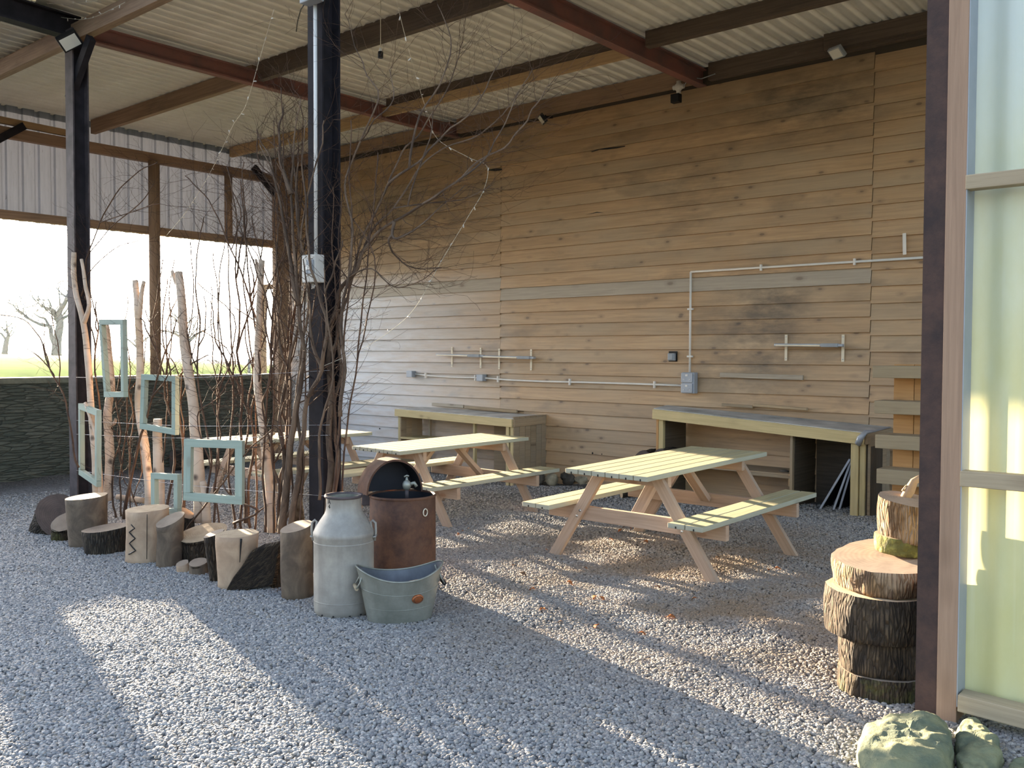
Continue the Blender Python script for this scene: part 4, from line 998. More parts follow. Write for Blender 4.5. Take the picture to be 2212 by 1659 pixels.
# ------------------------------------------------------------------ broken concrete by the right post
def lump(outline, ztop, lab, seed):
    P = [PZ(x, y, .0) for x, y in outline]; n = len(P); c = sum(P, Vector())/n; c.z = 0; R = []
    for k, (s, z) in enumerate(((1.04, -.06), (1.02, .3), (.98, .7), (.93, .86), (.66, .97), (.33, 1.03))):
        R.append([c+(p-c)*s*(1+.06*noise.noise(p*5+Vector((k*.6, seed, 0))))+UP*(ztop*z*(1+.25*noise.noise(p*3.2+Vector((seed, 0, k*.4))))) for p in P])
    mb = MB(); mb.rings(R, 0, 0, (False, True), True); o = mb.build('concrete_lump', M['lichen'], origin=c)
    s = o.modifiers.new('s', 'SUBSURF'); s.levels = s.render_levels = 3
    tx = bpy.data.textures.new('lumps', 'CLOUDS'); tx.noise_scale = .07; dm = o.modifiers.new('d', 'DISPLACE'); dm.texture = tx; dm.strength = .035
    return tag(o, lab, 'rock')
lump([(1850, 1659), (1862, 1618), (1905, 1600), (1950, 1590), (2000, 1582), (2040, 1590), (2052, 1625), (2058, 1660), (2052, 1700), (1960, 1730), (1870, 1715)], .125, 'large greenish lump of concrete at the foot of the rusty post', 1.)
lump([(2062, 1600), (2085, 1578), (2110, 1580), (2130, 1602), (2158, 1625), (2168, 1660), (2150, 1690), (2080, 1700), (2062, 1670), (2070, 1640)], .075, 'smaller greenish concrete lump right of the large one', 2.)
lump([(2178, 1668), (2200, 1655), (2230, 1660), (2240, 1690), (2190, 1700)], .05, 'pale slab corner at the bottom right of the yard', 3.)

# ------------------------------------------------------------------ translucent wall at the right
PXE = PY(2030, 800, FYL-.03).x
def seg(a, b): return b[0]-a[0]
yf = FYL-.02
tpx = PY(2030, 1100, yf).x
tw = .083
o = thing('timber_post', (tpx+tw/2, yf+.05, 0), 'square timber post beside the rusty steel post, framing the translucent sheets', 'post')
mb = MB(); mb.beam((tpx+tw/2, yf+.06, -.03), (tpx+tw/2, yf+.06, 5.1), tw, .12, side=(1, 0, 0), t=0); mb.build('stud', M['post_timber'], o, bevel=.003)
mb = MB(); mb.beam((tpx+tw+.001+.0, yf+.06, .08), (tpx+tw+.001, yf+.06, 5.1), .004, .118, side=(1, 0, 0)); mb.build('sky_lit_strip', M['grey_plastic'], o)  # pale strip puts sky light into the colour of the post's side face
mb = MB(); mb.beam((tpx-.016, yf+.06, .1), (tpx-.016, yf+.06, 5.1), .02, .06, side=(1, 0, 0)); mb.build('packer', M['rail_timber'], o)
X0 = tpx+tw; X1 = X0+2.4
for (ya, yb, lab, sl) in ((378, 409, 'upper timber rail across the translucent sheets', 0), (1018, 1052, 'middle timber rail across the translucent sheets', 0)):
    zc = PY(2090, (ya+yb)/2, yf).z; hh = (yb-ya)/F*depth((X0, yf, 1.6))
    timber('timber_rail', (X0-.004, yf+.03, zc), (X1, yf+.03, zc), .07, hh, 'rail_timber', lab, 'rail', side=(0, 1, 0), t=0)
a = PY(2071, 1516, yf); b = PY(2212, 1556, yf-.02); b = a+(b-a)*6
timber('timber_rail', (a.x, yf+.03, a.z), (b.x, yf+.03, b.z), .10, .075, 'rail_timber', 'bottom timber rail under the translucent sheets, just above the gravel', 'rail', side=(0, 1, 0), t=0)
pm = MB(); n = int((X1-X0)/.076*8); i = 0
for k in range(n+1):
    x = X0+.0+(X1-X0)*k/n; y = yf+.135+.012*math.sin(2*PI*x/.076*.5)
    pm.v += [Vector((x, y, -.06)), Vector((x, y, 5.2))]
for k in range(n): pm.face((2*k, 2*k+2, 2*k+3, 2*k+1), ((0, 0),)*4, 0, 0, True)
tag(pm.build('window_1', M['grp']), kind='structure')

# ------------------------------------------------------------------ milk churn
cb = G(732, 1338)+AW*.17; cb.z = zg(cb.x, cb.y); 
o = local(thing('milk_churn', cb, 'tall grey metal milk churn standing in front of the central post', 'milk churn'))
k_ = depth(cb)/F; R0 = 64*k_; 
mb = MB(); mb.lathe([(R0*.90, .0), (R0*.97, .012), (R0*1.0, .04), (R0*1.0, .10), (R0*1.0, .30), (R0*1.0, .475), (R0*1.02, .482), (R0*1.02, .50), (R0*1.0, .508), (R0*.90, .545), (R0*.64, .615), (R0*.60, .635), (R0*.58, .66), (R0*.58, .715), (R0*.60, .72)], n=64, close=(True, False)); mb.build('body', M['churn'], o)
mb = MB(); mb.lathe([(R0*.58, .712), (R0*.635, .716), (R0*.65, .724), (R0*.635, .732), (R0*.56, .730), (R0*.54, .72)], n=64); mb.build('rim', M['flange'], o)
mb = MB(); mb.lathe([(R0*.55, .725), (R0*.55, .62), (R0*.9, .50), (R0*.9, .3), (.001, .3)], n=48); mb.build('inner_wall', M['galv'], o)
mb = MB(); mb.lathe([(R0*1.002, .085), (R0*1.012, .089), (R0*1.002, .093)], n=64); mb.lathe([(R0*1.002, .44), (R0*1.012, .445), (R0*1.002, .45)], n=64); mb.build('hoop', M['churn'], o)
for s in (-1, 1):
    e = RH*s; q = e*R0*.97
    mb = MB(); mb.tube([q+UP*.445+e*.012, q+UP*.50+e*.02, q+UP*.555+e*.018, q+UP*.572+e*.0, q+UP*.56-e*.012, q+UP*.53-e*.008, q+UP*.50+e*.0], .008, 8); mb.build('handle', M['churn'], o)
    mb = MB(); mb.tube([q+UP*.47-AW*.03, q+UP*.475+e*.02-AW*.03, q+UP*.475+e*.02+AW*.03, q+UP*.47+AW*.03], .006, 7); mb.build('handle_lug', M['churn'], o)
# stamped letter A over a 4 on the neck
for pts in ([(-.012, 0), (0, .03), (.012, 0)], [(-.007, .011), (.007, .011)], [(.004, -.035), (.004, -.008), (-.010, -.026), (.010, -.026)]):
    P = []
    for (a, b) in pts:
        an = -2.35+a/(R0*.58); P.append(RH*math.cos(an)*R0*.585+AW*math.sin(an)*R0*.585+UP*(.685+b*.8))
    mb = MB(); mb.tube(P, .0018, 4); mb.build('stamped_mark', M['black'], o)
for an in (-2.2, -1.75, -1.2, -.8):
    mb = MB(); mb.ball(RH*math.cos(an)*R0*.985+AW*math.sin(an)*R0*.985+UP*.018, .006, n=4); mb.build('drain_hole', M['black'], o)

# ------------------------------------------------------------------ rusty drum with raised lid and tap
bb = G(866, 1287)*1; bb += AW*.10; bb.z = zg(bb.x, bb.y); k_ = depth(bb)/F; RB = 71*k_; HB = .655
o = local(thing('rusty_drum', bb, 'rusty round drum with its arched lid raised and a tap inside, behind the zinc tub', 'drum'))
mb = MB(); mb.lathe([(RB*.98, 0), (RB, .02), (RB, .2), (RB*1.0, .45), (RB*.99, HB), (RB*.96, HB), (RB*.96, HB-.25), (.001, HB-.25)], n=56, close=(True, False)); mb.build('body', [M['barrel']], o)
mb = MB(); mb.lathe([(RB*.985, HB-.01), (RB*1.01, HB-.004), (RB*1.01, HB+.006), (RB*.97, HB+.01), (RB*.955, HB)], n=56); mb.build('rim', M['barrel'], o)
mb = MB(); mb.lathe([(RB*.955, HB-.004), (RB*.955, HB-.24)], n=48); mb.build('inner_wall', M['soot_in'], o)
# side ring
q = RH*math.cos(-.75)*RB*1.01+AW*math.sin(-.75)*RB*1.01+UP*(HB-.09)
mb = MB(); e = (RH*math.cos(-.75)+AW*math.sin(-.75)); tt = Vector((-e.y, e.x, 0)); mb.tube([q+tt*.018*math.cos(a)+UP*.024*math.sin(a)+e*.004 for a in [2*PI*k/14 for k in range(15)]], .004, 6); mb.build('ring', M['bracket'], o)
# lid: half drum hood standing on the back of the rim, open side to the right front
la = (AW*-.86+RH*.50).normalized(); ls = UP.cross(la).normalized(); lc = -la*.10+UP*(HB+.01)-RH*.045; LR = RB*.92; LD = .17
def arch(r, dep): return [lc+ls*r*math.cos(a)+UP*(r*1.12)*math.sin(a)+la*dep for a in [PI*k/28 for k in range(29)]]
mb = MB(); A0 = arch(LR, -LD/2); A1 = arch(LR, LD/2); B1 = arch(LR-.012, LD/2); B0 = arch(LR-.012, -LD/2+.012)
def strip(mb, A, B, m=0):
    i = len(mb.v); mb.v += A+B; n = len(A)
    for k in range(n-1): mb.face((i+k, i+k+1, i+n+k+1, i+n+k), ((k*.05, 0), (k*.05+.05, 0), (k*.05+.05, .1), (k*.05, .1)), m, 0, True)
strip(mb, A0, A1); strip(mb, A1, B1); mb.build('lid_band', M['barrel'], o)
mb = MB(); strip(mb, B1, B0)
i = len(mb.v); mb.v += B0; mb.face([i+k for k in range(len(B0))], ((0, 0),)*len(B0), 0); mb.build('lid_lining', M['soot_in'], o)
mb = MB(); mb.v = list(A0); mb.face([k for k in range(len(A0))][::-1], ((0, 0),)*len(A0), 0); mb.build('lid_back', M['barrel'], o)
q = RH*-RB*1.0+UP*(HB-.035); mb = MB(); mb.beam(q+RH*-.05, q+RH*.01, .07, .045, side=(0, 0, 1)); mb.build('hinge_bracket', M['flange'], o, bevel=.006)
q = RH*-RB*.9-AW*RB*.45+UP*.40; mb = MB(); mb.tube([q+RH*-.02+UP*.0, q+RH*.02-AW*.02, q+RH*.07-AW*.03+UP*.0, q+RH*.075-AW*.03-UP*.03, q+RH*.02-AW*.03-UP*.035], .009, 8); mb.build('side_handle', M['galv'], o)
# tap
tp = RH*.03-AW*.02+UP*(HB-.03)
tap = MB(); tap.tube([tp, tp+UP*.075], .013, 10); tapo = tap.build('tap_pipe', M['flange'], o)
mb = MB(); mb.ball(tp+UP*.10, .03, n=8, sq=(1, 1, 1.2)); mb.tube([tp+UP*.12, tp+UP*.155], [.014, .006], 8); mb.tube([tp+UP*.105+RH*.02, tp+UP*.115+RH*.05, tp+UP*.09+RH*.065], [.014, .013, .012], 9); mb.tube([tp+UP*.155-RH*.018, tp+UP*.165, tp+UP*.16+RH*.014], .006, 6); mb.build('tap', M['galv'], o)

# ------------------------------------------------------------------ oval zinc tub
tb = G(858, 1352)+AW*.13; tb.z = zg(tb.x, tb.y); k_ = depth(tb)/F
o = local(thing('zinc_tub', tb, 'oval galvanised tub with a copper plaque at the foot of the drum', 'tub'))
ua = (RH+AW*.28).normalized(); wa = UP.cross(ua).normalized(); n = 64
def oval(a, b, z, lift, sk=0.): return [ua*(a*math.cos(t)+sk)+wa*b*math.sin(t)+UP*(z+lift*abs(math.cos(t))**2.2) for t in [2*PI*k/n for k in range(n)]]
A, B = 94*k_, .17
mb = MB(); mb.rings([oval(A*.72, B*.66, 0, 0), oval(A*.735, B*.68, .012, 0), oval(A*.80, B*.76, .08, .01), oval(A*.88, B*.87, .17, .03), oval(A*.95, B*.95, .235, .055), oval(A, B, .265, .075)], 0, 0, (True, False)); mb.build('body', M['galv'], o)
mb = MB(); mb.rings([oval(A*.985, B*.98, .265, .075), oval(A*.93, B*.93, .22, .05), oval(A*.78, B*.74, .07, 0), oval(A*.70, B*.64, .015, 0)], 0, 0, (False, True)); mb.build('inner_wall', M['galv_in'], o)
rimp = oval(A*.995, B*.995, .266, .075); mb = MB(); mb.tube(rimp+[rimp[0]], .0055, 7, caps=False); mb.build('rolled_rim', M['galv'], o)
hp = oval(A*.89, B*.88, .18, .032); mb = MB(); mb.tube(hp+[hp[0]], .0025, 5, caps=False); hp = oval(A*.80, B*.765, .09, .012); mb.tube(hp+[hp[0]], .0025, 5, caps=False); mb.build('hoop', M['galv'], o)
for s in (-1, 1):
    e = ua*s; q = e*A*.93+UP*.30
    h_ = MB(); h_.tube([q-wa*.045+UP*.01-e*.02, q-wa*.05-UP*.05+e*.0, q-wa*.05-UP*.085+e*.02], .0045, 6); h_.tube([q+wa*.045+UP*.01-e*.02, q+wa*.05-UP*.05+e*.0, q+wa*.05-UP*.085+e*.02], .0045, 6); ho = h_.build('bail', M['galv'], o)
    mb = MB(); mb.tube([q-wa*.05-UP*.085+e*.02, q+wa*.05-UP*.085+e*.02], .012, 10); mb.build('grip', M['rail_timber'] if s < 0 else M['black_steel'], ho)
th = -PI/2+.38; q = ua*A*.87*math.cos(th)+wa*B*.86*math.sin(th)+UP*.155; nrm = (ua*math.cos(th)*.6+wa*math.sin(th)+UP*-.22).normalized(); tu = nrm.cross(UP).normalized(); tv = tu.cross(nrm)
if nrm.dot(AW) > 0: nrm = -nrm
mb = MB(); mb.lathe([(.0, .008), (.022, .008), (.034, .005), (.036, .0), (.036, -.01)], q+nrm*.003, 28, ax=(tu, tv, nrm), sy=.78); mb.build('plaque', M['copper'], o)
mb = MB(); mb.lathe([(.026, .008), (.028, .0115), (.030, .008)], q+nrm*.003, 28, ax=(tu, tv, nrm), sy=.74); mb.build('plaque_border', M['barrel'], o)

# ------------------------------------------------------------------ bare saplings, birch poles, twigs
def smooth_path(P, n=4):
    Q = [P[0]]
    for k in range(len(P)-1):
        p0 = P[max(k-1, 0)]; p1 = P[k]; p2 = P[k+1]; p3 = P[min(k+2, len(P)-1)]
        for q in range(1, n+1):
            t = q/n; Q.append(.5*((2*p1)+(-p0+p2)*t+(2*p0-5*p1+4*p2-p3)*t*t+(-p0+3*p1-3*p2+p3)*t*t*t))
    return Q
def rv(s=1.): return Vector((random.gauss(0, s), random.gauss(0, s), random.gauss(0, s)))
def twig(mb, p, d, L, r, lev, up=.25):
    n = max(3, int(L/.07)); P = [p]; st = L/n; d = d.normalized()
    for k in range(n):
        d = (d+rv(.16)+UP*up*.25).normalized(); P.append(P[-1]+d*st)
    mb.tube(P, [max(.0008, r*(1-.75*k/n)) for k in range(n+1)], 4 if r > .003 else 3, caps=False)
    if lev > 0:
        for k in range(1, n+1):
            if random.random() < .6:
                dd = (P[k]-P[k-1]).normalized(); s = rv(1.); s = (s-dd*s.dot(dd)).normalized()
                twig(mb, P[k], dd*.75+s*.65, L*random.uniform(.25, .5), r*.5*(1-.4*k/n), lev-1, up)
def sapling(stems, Y, r0, lab, cat='sapling', name='bare_sapling', mat='twig', tw=1., tl=.35, lev=1, rend=.004, jit=.05, start=.25, wob=.08, group=None, cap=0, sides=8, up=.25):
    """stems: list of pixel polylines; the first starts at the ground"""
    mbT = MB(); mbW = MB(); base = None
    for si, st in enumerate(stems):
        pts = st[0] if isinstance(st, tuple) else st; rr = st[1] if isinstance(st, tuple) else (r0 if si == 0 else r0*.6)
        yy = st[2] if isinstance(st, tuple) and len(st) > 2 else Y
        P = [PY(x, y, yy[0]+(yy[1]-yy[0])*k/(len(pts)-1.) if isinstance(yy, tuple) else yy) for k, (x, y) in enumerate(pts)]
        if si > 0:        # start each side stem on its nearest earlier stem point
            near = min(allp, key=lambda q: (q-P[0]).length)
            if (near-P[0]).length < .35: P[0] = near.copy()
        P = smooth_path(P, 4)
        sd_ = random.uniform(0, 99); am = .004 if cap else .018
        for k in range(1, len(P)-1): P[k] = P[k]+Vector((noise.noise(Vector((sd_, k*.35, 0))), 1.5*noise.noise(Vector((sd_, k*.35, 9))), 0))*am
        if si == 0: base = P[0].copy(); allp = []
        allp += P
        R = [rr+(min(rend, rr)-rr)*(k/(len(P)-1.))**.6 for k in range(len(P))]
        if cap: R = [rr*(1-.35*k/(len(P)-1.)) for k in range(len(P))]
        mbT.tube(P, R, sides, wob=wob, seed=random.uniform(0, 50), capm=1 if cap else 0)
        tot = len(P)
        for k in range(int(tot*start), tot):
            if random.random() < .8*tw:
                d = (P[k]-P[k-1]).normalized(); s = RH*random.gauss(0, 1)+AW*random.gauss(0, .7)+UP*random.gauss(0, .2)
                s = (s-d*s.dot(d)).normalized()
                twig(mbW, P[k], d*.6+s*.8, tl*random.uniform(.5, 1.3), max(.0020, R[k]*.3) if not cap else .003, lev, up)
    o = thing(name, base, lab, cat, group)
    mbT.build('trunk', [M[mat], M['cut']], o)
    if mbW.v: mbW.build('twigs', M['twig_dark'] if mat != 'stem' else M['twig'], o)
    return o
random.seed(21)
YR = 4.25
# birch poles
def birchpole(stems, r, lab, Y=YR, tw=.12): return sapling(stems, Y, r, lab, 'birch pole', 'birch_pole', 'birch', tw=tw, tl=.25, rend=r*.6, wob=.10, cap=1, sides=14, start=.1)
birchpole([[(208, 1078), (206, 1000), (197, 880), (190, 780), (181, 700), (165, 640), (160, 590), (160, 545)], ([(181, 700), (192, 660), (184, 610), (176, 560)], .022)], .034, 'curved thin birch pole just right of the left steel post', Y=4.12)
birchpole([[(232, 1080), (237, 990), (232, 900), (240, 840), (236, 780), (231, 720), (228, 700)], ([(236, 925), (246, 915), (250, 905)], .02)], .044, 'birch pole behind the tall sage frame, with a stub on its right')
birchpole([[(322, 1105), (322, 1050), (312, 960), (300, 880), (303, 800), (300, 720), (297, 660), (292, 606)], ([(300, 700), (304, 650), (311, 608)], .026)], .042, 'forked birch pole left of the square hanging frame')
birchpole([[(342, 1108), (343, 1030), (340, 960), (341, 905)]], .055, 'short thick birch stump cut level with the wall top', tw=.2)
birchpole([[(432, 1128), (430, 1040), (425, 960), (418, 880), (405, 790), (395, 700), (392, 640), (386, 588)], ([(392, 630), (380, 608), (372, 586)], .024)], .052, 'thick forked birch pole left of the middle of the row')
birchpole([[(588, 1150), (583, 1060), (572, 960), (562, 880), (556, 820), (557, 740), (562, 640), (565, 562)], ([(565, 600), (556, 580), (553, 560)], .016), ([(575, 955), (585, 940), (592, 936)], .018)], .036, 'birch pole with split top near the big stems')
birchpole([[(446, 1130), (444, 1080), (438, 1040)]], .04, 'short birch butt standing against the flared log', tw=0)
birchpole([[(218, 1085), (216, 1020), (210, 950), (198, 910), (184, 870)]], .022, 'thin bent birch branch inside the left sage frame', tw=0, Y=4.05)
# bundles of bare stems
SP = [
 ([[(170, 1010), (152, 930), (135, 850), (105, 790), (85, 730), (50, 690), (0, 680), (-30, 672)], [(120, 815), (85, 770), (40, 745)], [(130, 840), (130, 780), (118, 720), (112, 680)], [(112, 800), (98, 760), (96, 700)]], .012, 'arching bare branch reaching out over the left edge', 4.0, 1.0),
 ([[(214, 1078), (210, 980), (213, 880), (205, 780), (212, 700), (198, 650), (196, 600)], [(212, 720), (205, 690), (208, 650)], [(208, 760), (196, 700), (190, 660), (183, 640)]], .016, 'twiggy sapling left of the tall sage frame', YR, 1.3),
 ([[(268, 1120), (282, 1040), (300, 960), (322, 880), (345, 800), (370, 730), (380, 690)], [(330, 860), (350, 830), (380, 790)]], .02, 'pale slanting stem crossing behind the forked birch', 4.15, .6),
 ([[(262, 1115), (262, 1040), (270, 960), (275, 880), (282, 800), (270, 720)], [(266, 1000), (255, 940), (262, 880)], [(272, 940), (285, 890), (283, 850)]], .010, 'thin dark sapling between the second birch and the forked birch', YR, 2.0),
 ([[(300, 1120), (285, 1060), (280, 1000), (276, 940)], [(290, 1080), (305, 1020), (300, 960)], [(285, 1060), (262, 1020), (258, 960)]], .008, 'low tangle of thin shoots behind the carved pale log', YR, 2.6),
 ([[(360, 1110), (375, 1000), (368, 900), (352, 820), (340, 760), (330, 690), (345, 620), (352, 560)], [(352, 820), (365, 760), (360, 700), (385, 640)], [(341, 760), (320, 720), (305, 690), (288, 668)]], .014, 'sinuous dark sapling right of the square hanging frame', YR, 1.4),
 ([[(395, 1120), (398, 1020), (392, 920), (372, 850), (362, 780), (352, 700), (362, 600)], [(372, 850), (395, 800), (440, 770), (450, 768)]], .016, 'brown stem rising left of the thick forked birch', YR, .9),
 ([[(440, 1100), (455, 1000), (440, 900), (425, 800), (432, 700), (420, 620), (428, 540), (440, 470)], [(430, 760), (445, 700), (440, 640)], [(425, 800), (405, 740), (412, 690)]], .012, 'slender stem right of the thick forked birch', YR, 1.4),
 ([[(530, 1130), (528, 1040), (520, 950), (522, 860), (516, 760), (518, 680), (508, 600), (512, 520), (505, 430), (490, 360)], [(520, 860), (500, 800), (470, 740), (462, 700), (455, 650)], [(516, 760), (530, 700), (545, 640), (540, 560)], [(508, 600), (520, 540), (530, 470), (520, 400)]], .016, 'tall bare sapling right of the large sage frame', YR, 1.6),
 ([[(540, 1140), (538, 1060), (545, 960), (540, 880), (560, 820), (558, 720), (540, 640), (535, 560), (525, 470), (520, 390)], [(540, 640), (560, 580), (570, 500)]], .014, 'tall bare sapling beside the split top birch pole', YR, 1.6),
 ([[(600, 1140), (602, 1060), (590, 1000), (575, 930), (570, 870), (590, 800), (575, 720), (570, 640), (548, 560)], [(590, 1000), (612, 960), (605, 900), (625, 850)]], .014, 'twisting brown stem crossing the split top birch pole', 4.18, 1.2),
 ([[(505, 1130), (560, 1105), (520, 1085), (490, 1060), (480, 1030)], [(560, 1105), (575, 1090)]], .012, 'forked branch lying low behind the large sage frame', 4.2, .8),
 ([[(380, 1190), (410, 1130), (470, 1060), (520, 990), (560, 950), (590, 925)], [(540, 970), (560, 965)]], .010, 'thin branch leaning diagonally across the large sage frame', 3.98, .8),
 ([[(455, 1010), (440, 960), (425, 900), (470, 860), (505, 790), (500, 740)], [(470, 860), (440, 820), (418, 800)]], .007, 'twisted thin shoots hanging above the large sage frame', 4.2, 2.0),
]
for st, r, lab, Y, tw in SP: sapling(st, Y, r, lab, tw=tw, lev=1, tl=.3)
# thick stems against the central post
BIG = [
 ([[(610, 1150), (620, 1040), (632, 940), (645, 850), (655, 760), (645, 660), (636, 540), (628, 420), (636, 300), (650, 215)], [(645, 660), (625, 560), (610, 460), (590, 380), (560, 310)], [(628, 420), (610, 350), (606, 270), (612, 230)]], .036, 'thickest grey stem leaning into the left side of the central post', 4.12, 1.6),
 ([[(628, 1150), (642, 1040), (652, 960), (662, 880), (690, 800), (705, 720), (690, 640), (672, 560), (660, 450), (655, 350), (660, 260)], [(690, 800), (672, 730), (668, 650), (655, 560)]], .028, 'grey stem crossing the lower face of the central post', 4.10, 1.2),
 ([[(604, 1150), (612, 1000), (606, 900), (622, 800), (640, 700), (650, 600), (648, 500), (640, 400), (622, 300)], [(622, 800), (600, 720), (606, 640), (600, 560), (604, 480)]], .022, 'brown stem left of the thickest grey stem', 4.22, 1.5),
 ([[(600, 1145), (640, 1080), (650, 980), (640, 860), (652, 760), (668, 640), (652, 520), (666, 420), (690, 330), (700, 260)], [(652, 520), (640, 430), (645, 350)]], .018, 'slender stem curling up the left edge of the central post', 4.14, 1.5),
 ([[(615, 1150), (600, 1050), (628, 960), (600, 860), (612, 760), (600, 640), (616, 520), (600, 420), (580, 340), (560, 290)], [(612, 760), (585, 680), (560, 600), (530, 520), (500, 440)]], .014, 'wavy dark stem on the left of the stem bundle', 4.26, 1.5),
 ([[(690, 1080), (688, 980), (700, 900), (720, 820), (716, 740), (704, 640), (700, 580)], [(704, 640), (720, 580), (740, 520)]], .012, 'thin stem in front of the central post below the switch box', 4.05, 1.2),
]
for st, r, lab, Y, tw in BIG: sapling(st, Y, r, lab, mat='stem', tw=tw, lev=1, tl=.42, sides=12, start=.3)
RIGHT = [
 ([[(708, 1120), (712, 1000), (714, 880), (710, 780), (716, 700), (735, 630), (765, 590), (785, 540), (815, 505), (870, 470), (930, 430), (985, 395), (1030, 350), (1085, 320), (1130, 270), (1160, 225), (1190, 180)],
   ([(815, 512), (850, 515), (890, 500), (940, 460), (1005, 400)], .014), ([(815, 512), (840, 530), (862, 560), (900, 580), (950, 578)], .010),
   ([(985, 395), (1040, 350), (1080, 290), (1120, 200)], .008)], .028, 'big branched stem right of the central post spreading far to the right', (4.2, 4.6), 1.5),
 ([[(722, 1110), (728, 1000), (722, 900), (735, 820), (728, 720), (745, 640), (770, 560), (800, 480), (838, 400), (870, 330), (915, 280), (960, 200), (985, 130), (1000, 90)],
   ([(838, 400), (900, 350), (950, 300), (1010, 250), (1060, 170), (1085, 110)], .010), ([(870, 330), (905, 250), (960, 160), (975, 80), (945, 10)], .009)], .019, 'second stem right of the central post arching up towards the roof', (4.2, 4.7), 1.5),
 ([[(735, 900), (742, 800), (738, 700), (752, 600), (760, 500), (745, 400), (768, 330), (815, 215), (790, 150), (765, 100), (745, 30)],
   ([(768, 330), (810, 260), (850, 215), (842, 150)], .007), ([(752, 600), (800, 580), (850, 620), (900, 610), (945, 580)], .006)], .016, 'tall thin stem right of the central post with twigs against the roof', (4.15, 4.4), 1.6),
 ([[(716, 760), (740, 680), (760, 600), (800, 500), (850, 450), (900, 370), (960, 320), (1040, 290), (1100, 230), (1150, 150)],
   ([(850, 450), (920, 440), (1000, 430), (1060, 400)], .006), ([(900, 370), (930, 300), (935, 240)], .006)], .014, 'long slanting branch above the boards right of the central post', (4.25, 4.9), 1.7),
]
for st, r, lab, Y, tw in RIGHT:
    st = [st[0]]+[(s[0], s[1], Y) for s in st[1:]]
    sapling(st, Y, r, lab, mat='stem', tw=tw, lev=1, tl=.45, sides=10, start=.35, rend=.003)
# many thin suckers between the poles and up the central post
random.seed(33)
for k, (x, yb, yt, lean, pl) in enumerate(((250, 1118, 720, 14, 'rising beside the second birch pole'), (288, 1122, 640, -16, 'just left of the forked birch pole'), (352, 1112, 560, 20, 'behind the short birch stump'), (388, 1128, 520, 26, 'left of the thick forked birch, tallest there'),
        (462, 1138, 500, 22, 'above the left edge of the large sage frame'), (482, 1140, 620, -24, 'inside the large sage frame, leaning left'), (506, 1142, 420, -18, 'inside the large sage frame, the taller one'), (520, 1145, 560, 44, 'crossing the right edge of the large sage frame'),
        (556, 1150, 350, -30, 'left of the split top birch, reaching the cladding'), (572, 1150, 330, 36, 'right beside the split top birch, reaching the cladding'), (596, 1152, 260, -8, 'left of the stem bundle, reaching the roof'), (606, 1152, 230, 46, 'in the stem bundle, reaching the roof'),
        (618, 1152, 300, 20, 'at the back of the stem bundle'), (634, 1154, 190, -24, 'thin and tall at the front of the stem bundle'), (646, 1154, 240, 34, 'against the left edge of the central post'), (724, 1130, 260, 40, 'right of the central post, straight and thin'),
        (734, 1120, 330, 80, 'right of the central post, leaning right'), (716, 1130, 420, 22, 'hugging the right edge of the central post'))):
    n_ = 7; pts = []; sd_ = random.uniform(0, 50)
    for q in range(n_+1):
        f = q/n_; pts.append((x+lean*f+16*noise.noise(Vector((sd_, f*3.2, 0))), yb+(yt-yb)*f))
    q0 = n_//2; side = [[pts[q0], (pts[q0][0]+random.choice((-1, 1))*random.uniform(14, 26), pts[q0+1][1]+10), (pts[q0+1][0]+random.choice((-1, 1))*30, pts[min(n_, q0+2)][1]), (pts[q0+1][0]+random.choice((-1, 1))*random.uniform(20, 50), pts[min(n_, q0+3)][1]+20)]]
    sapling([pts]+side, (4.15+random.uniform(-.05, .12), 4.3), random.uniform(.007, .012), 'bare thin sucker '+pl, tw=1.3, lev=1, tl=.32, sides=6, start=.2)
# brush of twigs high against the cladding, left of the post
for pts, lab in (([[(560, 760), (540, 640), (500, 540), (470, 470), (440, 420), (400, 380)], [(500, 540), (520, 470), (500, 400)]], 'fine bare branch spreading over the metal cladding left of the stems'),
                 ([[(590, 820), (585, 700), (600, 600), (620, 500), (600, 400), (560, 350), (555, 280)], [(620, 500), (640, 420), (630, 330)]], 'fine bare branch rising to the cladding rail'),
                 ([[(175, 640), (190, 560), (215, 480), (250, 420), (300, 370), (340, 350)], [(215, 480), (280, 460), (345, 440)], [(190, 560), (230, 500), (300, 440), (330, 400)], [(185, 600), (240, 540), (300, 520)]], 'bare branch spreading right from the left post over the cladding')):
    sapling(pts, 4.25, .009, lab, tw=1.6, lev=1, tl=.4, start=.1)

# ------------------------------------------------------------------ sage green frames hung in the branches
def hung_frame(TL, TR, BL, BR, dL, dR, w, lab):
    tl, tr, bl_, br_ = PD(*TL, dL), PD(*TR, dR), PD(*BL, dL), PD(*BR, dR)
    c = (tl+tr+bl_+br_)/4; nrm = (tr-tl).cross(bl_-tl).normalized(); ins = .5*w
    hx = (tr-tl).normalized(); o = thing('picture_frame', (bl_+br_)/2, lab, 'frame', 'sage green frames hung among the branches'); th = .045
    for a, b, s, e, nm in ((tl, tr, UP, 1, 'top_rail'), (bl_, br_, UP, -1, 'bottom_rail')):
        mb = MB(); off = -UP*ins*e; mb.beam(a+off, b+off, w, th, side=UP); mb.build(nm, M['sage'], o, bevel=.003)
    for a, b, e in ((tl, bl_, 1), (tr, br_, -1)):
        mb = MB(); off = hx*ins*e; mb.beam(a+off-UP*w*.98, b+off+UP*w*.98, w, th, side=hx); mb.build('stile', M['sage'], o, bevel=.003)
    return o
dF = depth((-8.2, 4.1, 1.))
hung_frame((218, 690), (270, 690), (229, 858), (272, 858), 8.55, 8.25, .05, 'tall narrow sage green frame hung highest, right of the left post')
hung_frame((174, 871), (214, 886), (175, 1025), (214, 1052), 8.9, 8.45, .055, 'sage green frame at the far left, overlapping the left steel post')
